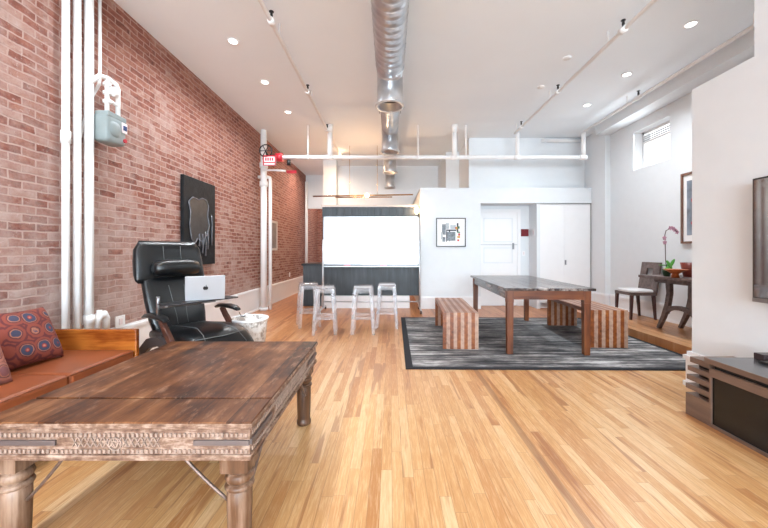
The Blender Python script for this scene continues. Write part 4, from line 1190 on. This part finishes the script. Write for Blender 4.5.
pillow('kilim_pillow', 'faded rose patterned pillow in front of the bolder kilim one', M['kilim2'], (-2.25, 1.79, .60), (R(-26), R(0), R(80)), .34, .32)

# ------------------------------------------------------------------ recliner (local +x = forward)
t = thing('leather_recliner', 'black leather zero-gravity recliner with walnut arms by the brick wall', 'chair', (-1.74, 2.99, 0), R(-30.7))
MB().pad([(-.20, .50), (-.05, .50), (.12, .515), (.27, .52), (.40, .485), (.50, .40), (.56, .29)], [.50, .53, .54, .54, .53, .51, .48], [.10, .12, .12, .12, .12, .11, .09], 32, 3.4).build('seat', M['leather_black'], t)
MB().pad([(-.17, .50), (-.22, .62), (-.275, .78), (-.33, .94), (-.355, 1.0)], [.44, .48, .50, .50, .47], [.10, .12, .11, .10, .08], 32, 3.4).build('backrest', M['leather_black'], t)
hd = MB().pad([(-.325, .955), (-.35, 1.01), (-.375, 1.12), (-.39, 1.22), (-.395, 1.265)], [.60, .60, .59, .57, .52], [.07, .11, .12, .11, .08], 32, 3.6).build('headrest', M['leather_black'], t)
q = MB(); q.tube([(-.25, y, 1.055) for y in [-.2, -.18, -.1, 0, .1, .18, .2]], [.03, .062, .076, .078, .076, .062, .03], 20); q.build('neck_roll', M['leather_black'], t)
# stitching on back and headrest
q = MB()
for y in (-.075, .075):
    q.tube([(-.338, y, 1.255), (-.328, y, 1.20), (-.316, y, 1.12)], .0028, 6)
    q.tube([(-.255, y*.9, .90), (-.215, y*.75, .78), (-.165, y*.6, .64), (-.14, y*.6, .56)], .0028, 6)
q.build('back_stitching', M['stitch'], t)
q = MB()
for y in (-.11, .11): q.tube([(-.1, y, .562), (.12, y, .578), (.27, y, .583), (.41, y*1.3, .548), (.52, y*1.5, .455)], .0028, 6)
q.tube([(.44, -.22, .53), (.455, 0, .523), (.44, .22, .53)], .003, 6)
q.build('seat_stitching', M['stitch'], t)
for s in (-1, 1):
    y = s*.312
    a = MB().pad([(-.13, .668), (-.07, .687), (.05, .692), (.15, .684), (.2, .667)], [.05, .075, .085, .075, .05], [.025, .035, .04, .035, .025], 20, 2.6, c=y); a.build('armrest', M['leather_black'], t)
    MB().ribbon([(.04-s*.09, .67), (.10-s*.09, .60), (.18-s*.09, .52), (.25-s*.09, .42), (.28-s*.07, .28), (.22, .14), (.12, .05)], [.022, .025, .027, .028, .03, .03, .028], .035, 'Y', y).build('arm_support', M['walnut'], t, bevel=.006)
    MB().ribbon([(-.46, .04), (-.38, .18), (-.25, .34), (-.1, .45), (.05, .49), (.2, .47)], [.022, .03, .038, .042, .04, .028], .035, 'Y', y*.94).build('side_rail', plain('dark_frame_wood', (62, 54, 54), .35, var=.2) if s < 0 else bpy.data.materials['dark_frame_wood'], t, bevel=.006)
    MB().ribbon([(-.58, .022), (-.2, .03), (.2, .03), (.42, .022)], [.02, .022, .022, .02], .05, 'Y', y*.9).build('runner', M['walnut'], t, bevel=.005)
MB().tube([(.06, -.31, .30), (.06, .31, .30)], .016, 12).build('crossbar', M['steel'], t)
MB().tube([(-.36, -.30, .27), (-.36, .30, .27)], .016, 12).build('crossbar', M['steel'], t)
MB().tube([(.17, .345, .63), (.20, .345, .60), (.24, .35, .60), (.25, .35, .625)], .006, 8).build('release_lever', M['chrome'], t)
# tray on its swing arm
t = thing('laptop_tray', 'thin black swivel tray clamped over the recliner arm', 'tray', (-1.74, 2.99, 0), R(-30.7))
t.location = (-1.74, 2.99, .66)
B(.13, .29, -.34, .25, .128, .14).build('tray_board', M['plastic_dark'], t, bevel=.004)
MB().tube([(.10, -.32, -.0), (.10, -.32, .15), (.10, -.32, .19)], .013, 12).build('post', M['steel'], t)
MB().tube([(.10, -.32, .10), (.2, -.30, .118), (.21, .0, .118)], .010, 10).build('swing_arm', M['steel'], t)
B(.17, .25, -.06, .06, .112, .128).build('swivel_plate', M['steel'], t)
# laptop
lr = R(30)
t = thing('laptop', 'open silver laptop seen from behind on the black tray', 'laptop', (-1.548, 2.852, .801), lr)
hw = .146
# local -y faces the camera: hinge on that side
B(-hw, hw, -.02, .17, 0, .012).build('base', M['laptop'], t, bevel=.004)
B(-hw+.02, hw-.02, .03, .13, .012, .0135).build('keyboard', M['black'], t)
lid = MB(); a = R(-12)
mt = Matrix.Translation((0, -.018, .008)) @ Euler((R(12), 0, 0)).to_matrix().to_4x4()
lid.box(-hw, hw, -.004, .004, 0, .198, mt); lo = lid.build('lid', M['laptop'], t, bevel=.003)
sc_ = MB(); sc_.box(-hw+.008, hw-.008, .004, .0055, .012, .19, mt); sc_.build('screen', M['tv'], lo)
lg = MB(); lg.ellipsoid((-.006, -.0045, .095), (.0125, .001, .0155), 2.2, 18, 10, mt); lg.ellipsoid((.006, -.0045, .095), (.0125, .001, .0155), 2.2, 18, 10, mt)
lg.ellipsoid((.004, -.0045, .117), (.003, .001, .006), 2, 10, 6, mt); tag(lg.build('logo', M['black'], lo), 'dark fruit-shaped logo')

# bin
t = thing('waste_basket', 'white marbled tapered waste basket beside the recliner seat', 'basket', (-1.40, 3.37, 0))
MB().lathe([(.115, 0), (.125, .02), (.175, .50), (.185, .53), (.185, .545), (.172, .545), (.165, .52), (.115, .03), (0, .03)], n=32).build('shell', M['bin'], t)
MB().lathe([(.186, .53), (.19, .54), (.186, .552), (.172, .552), (.172, .53)], n=32, closed=True).build('rim', M['trim'], t)
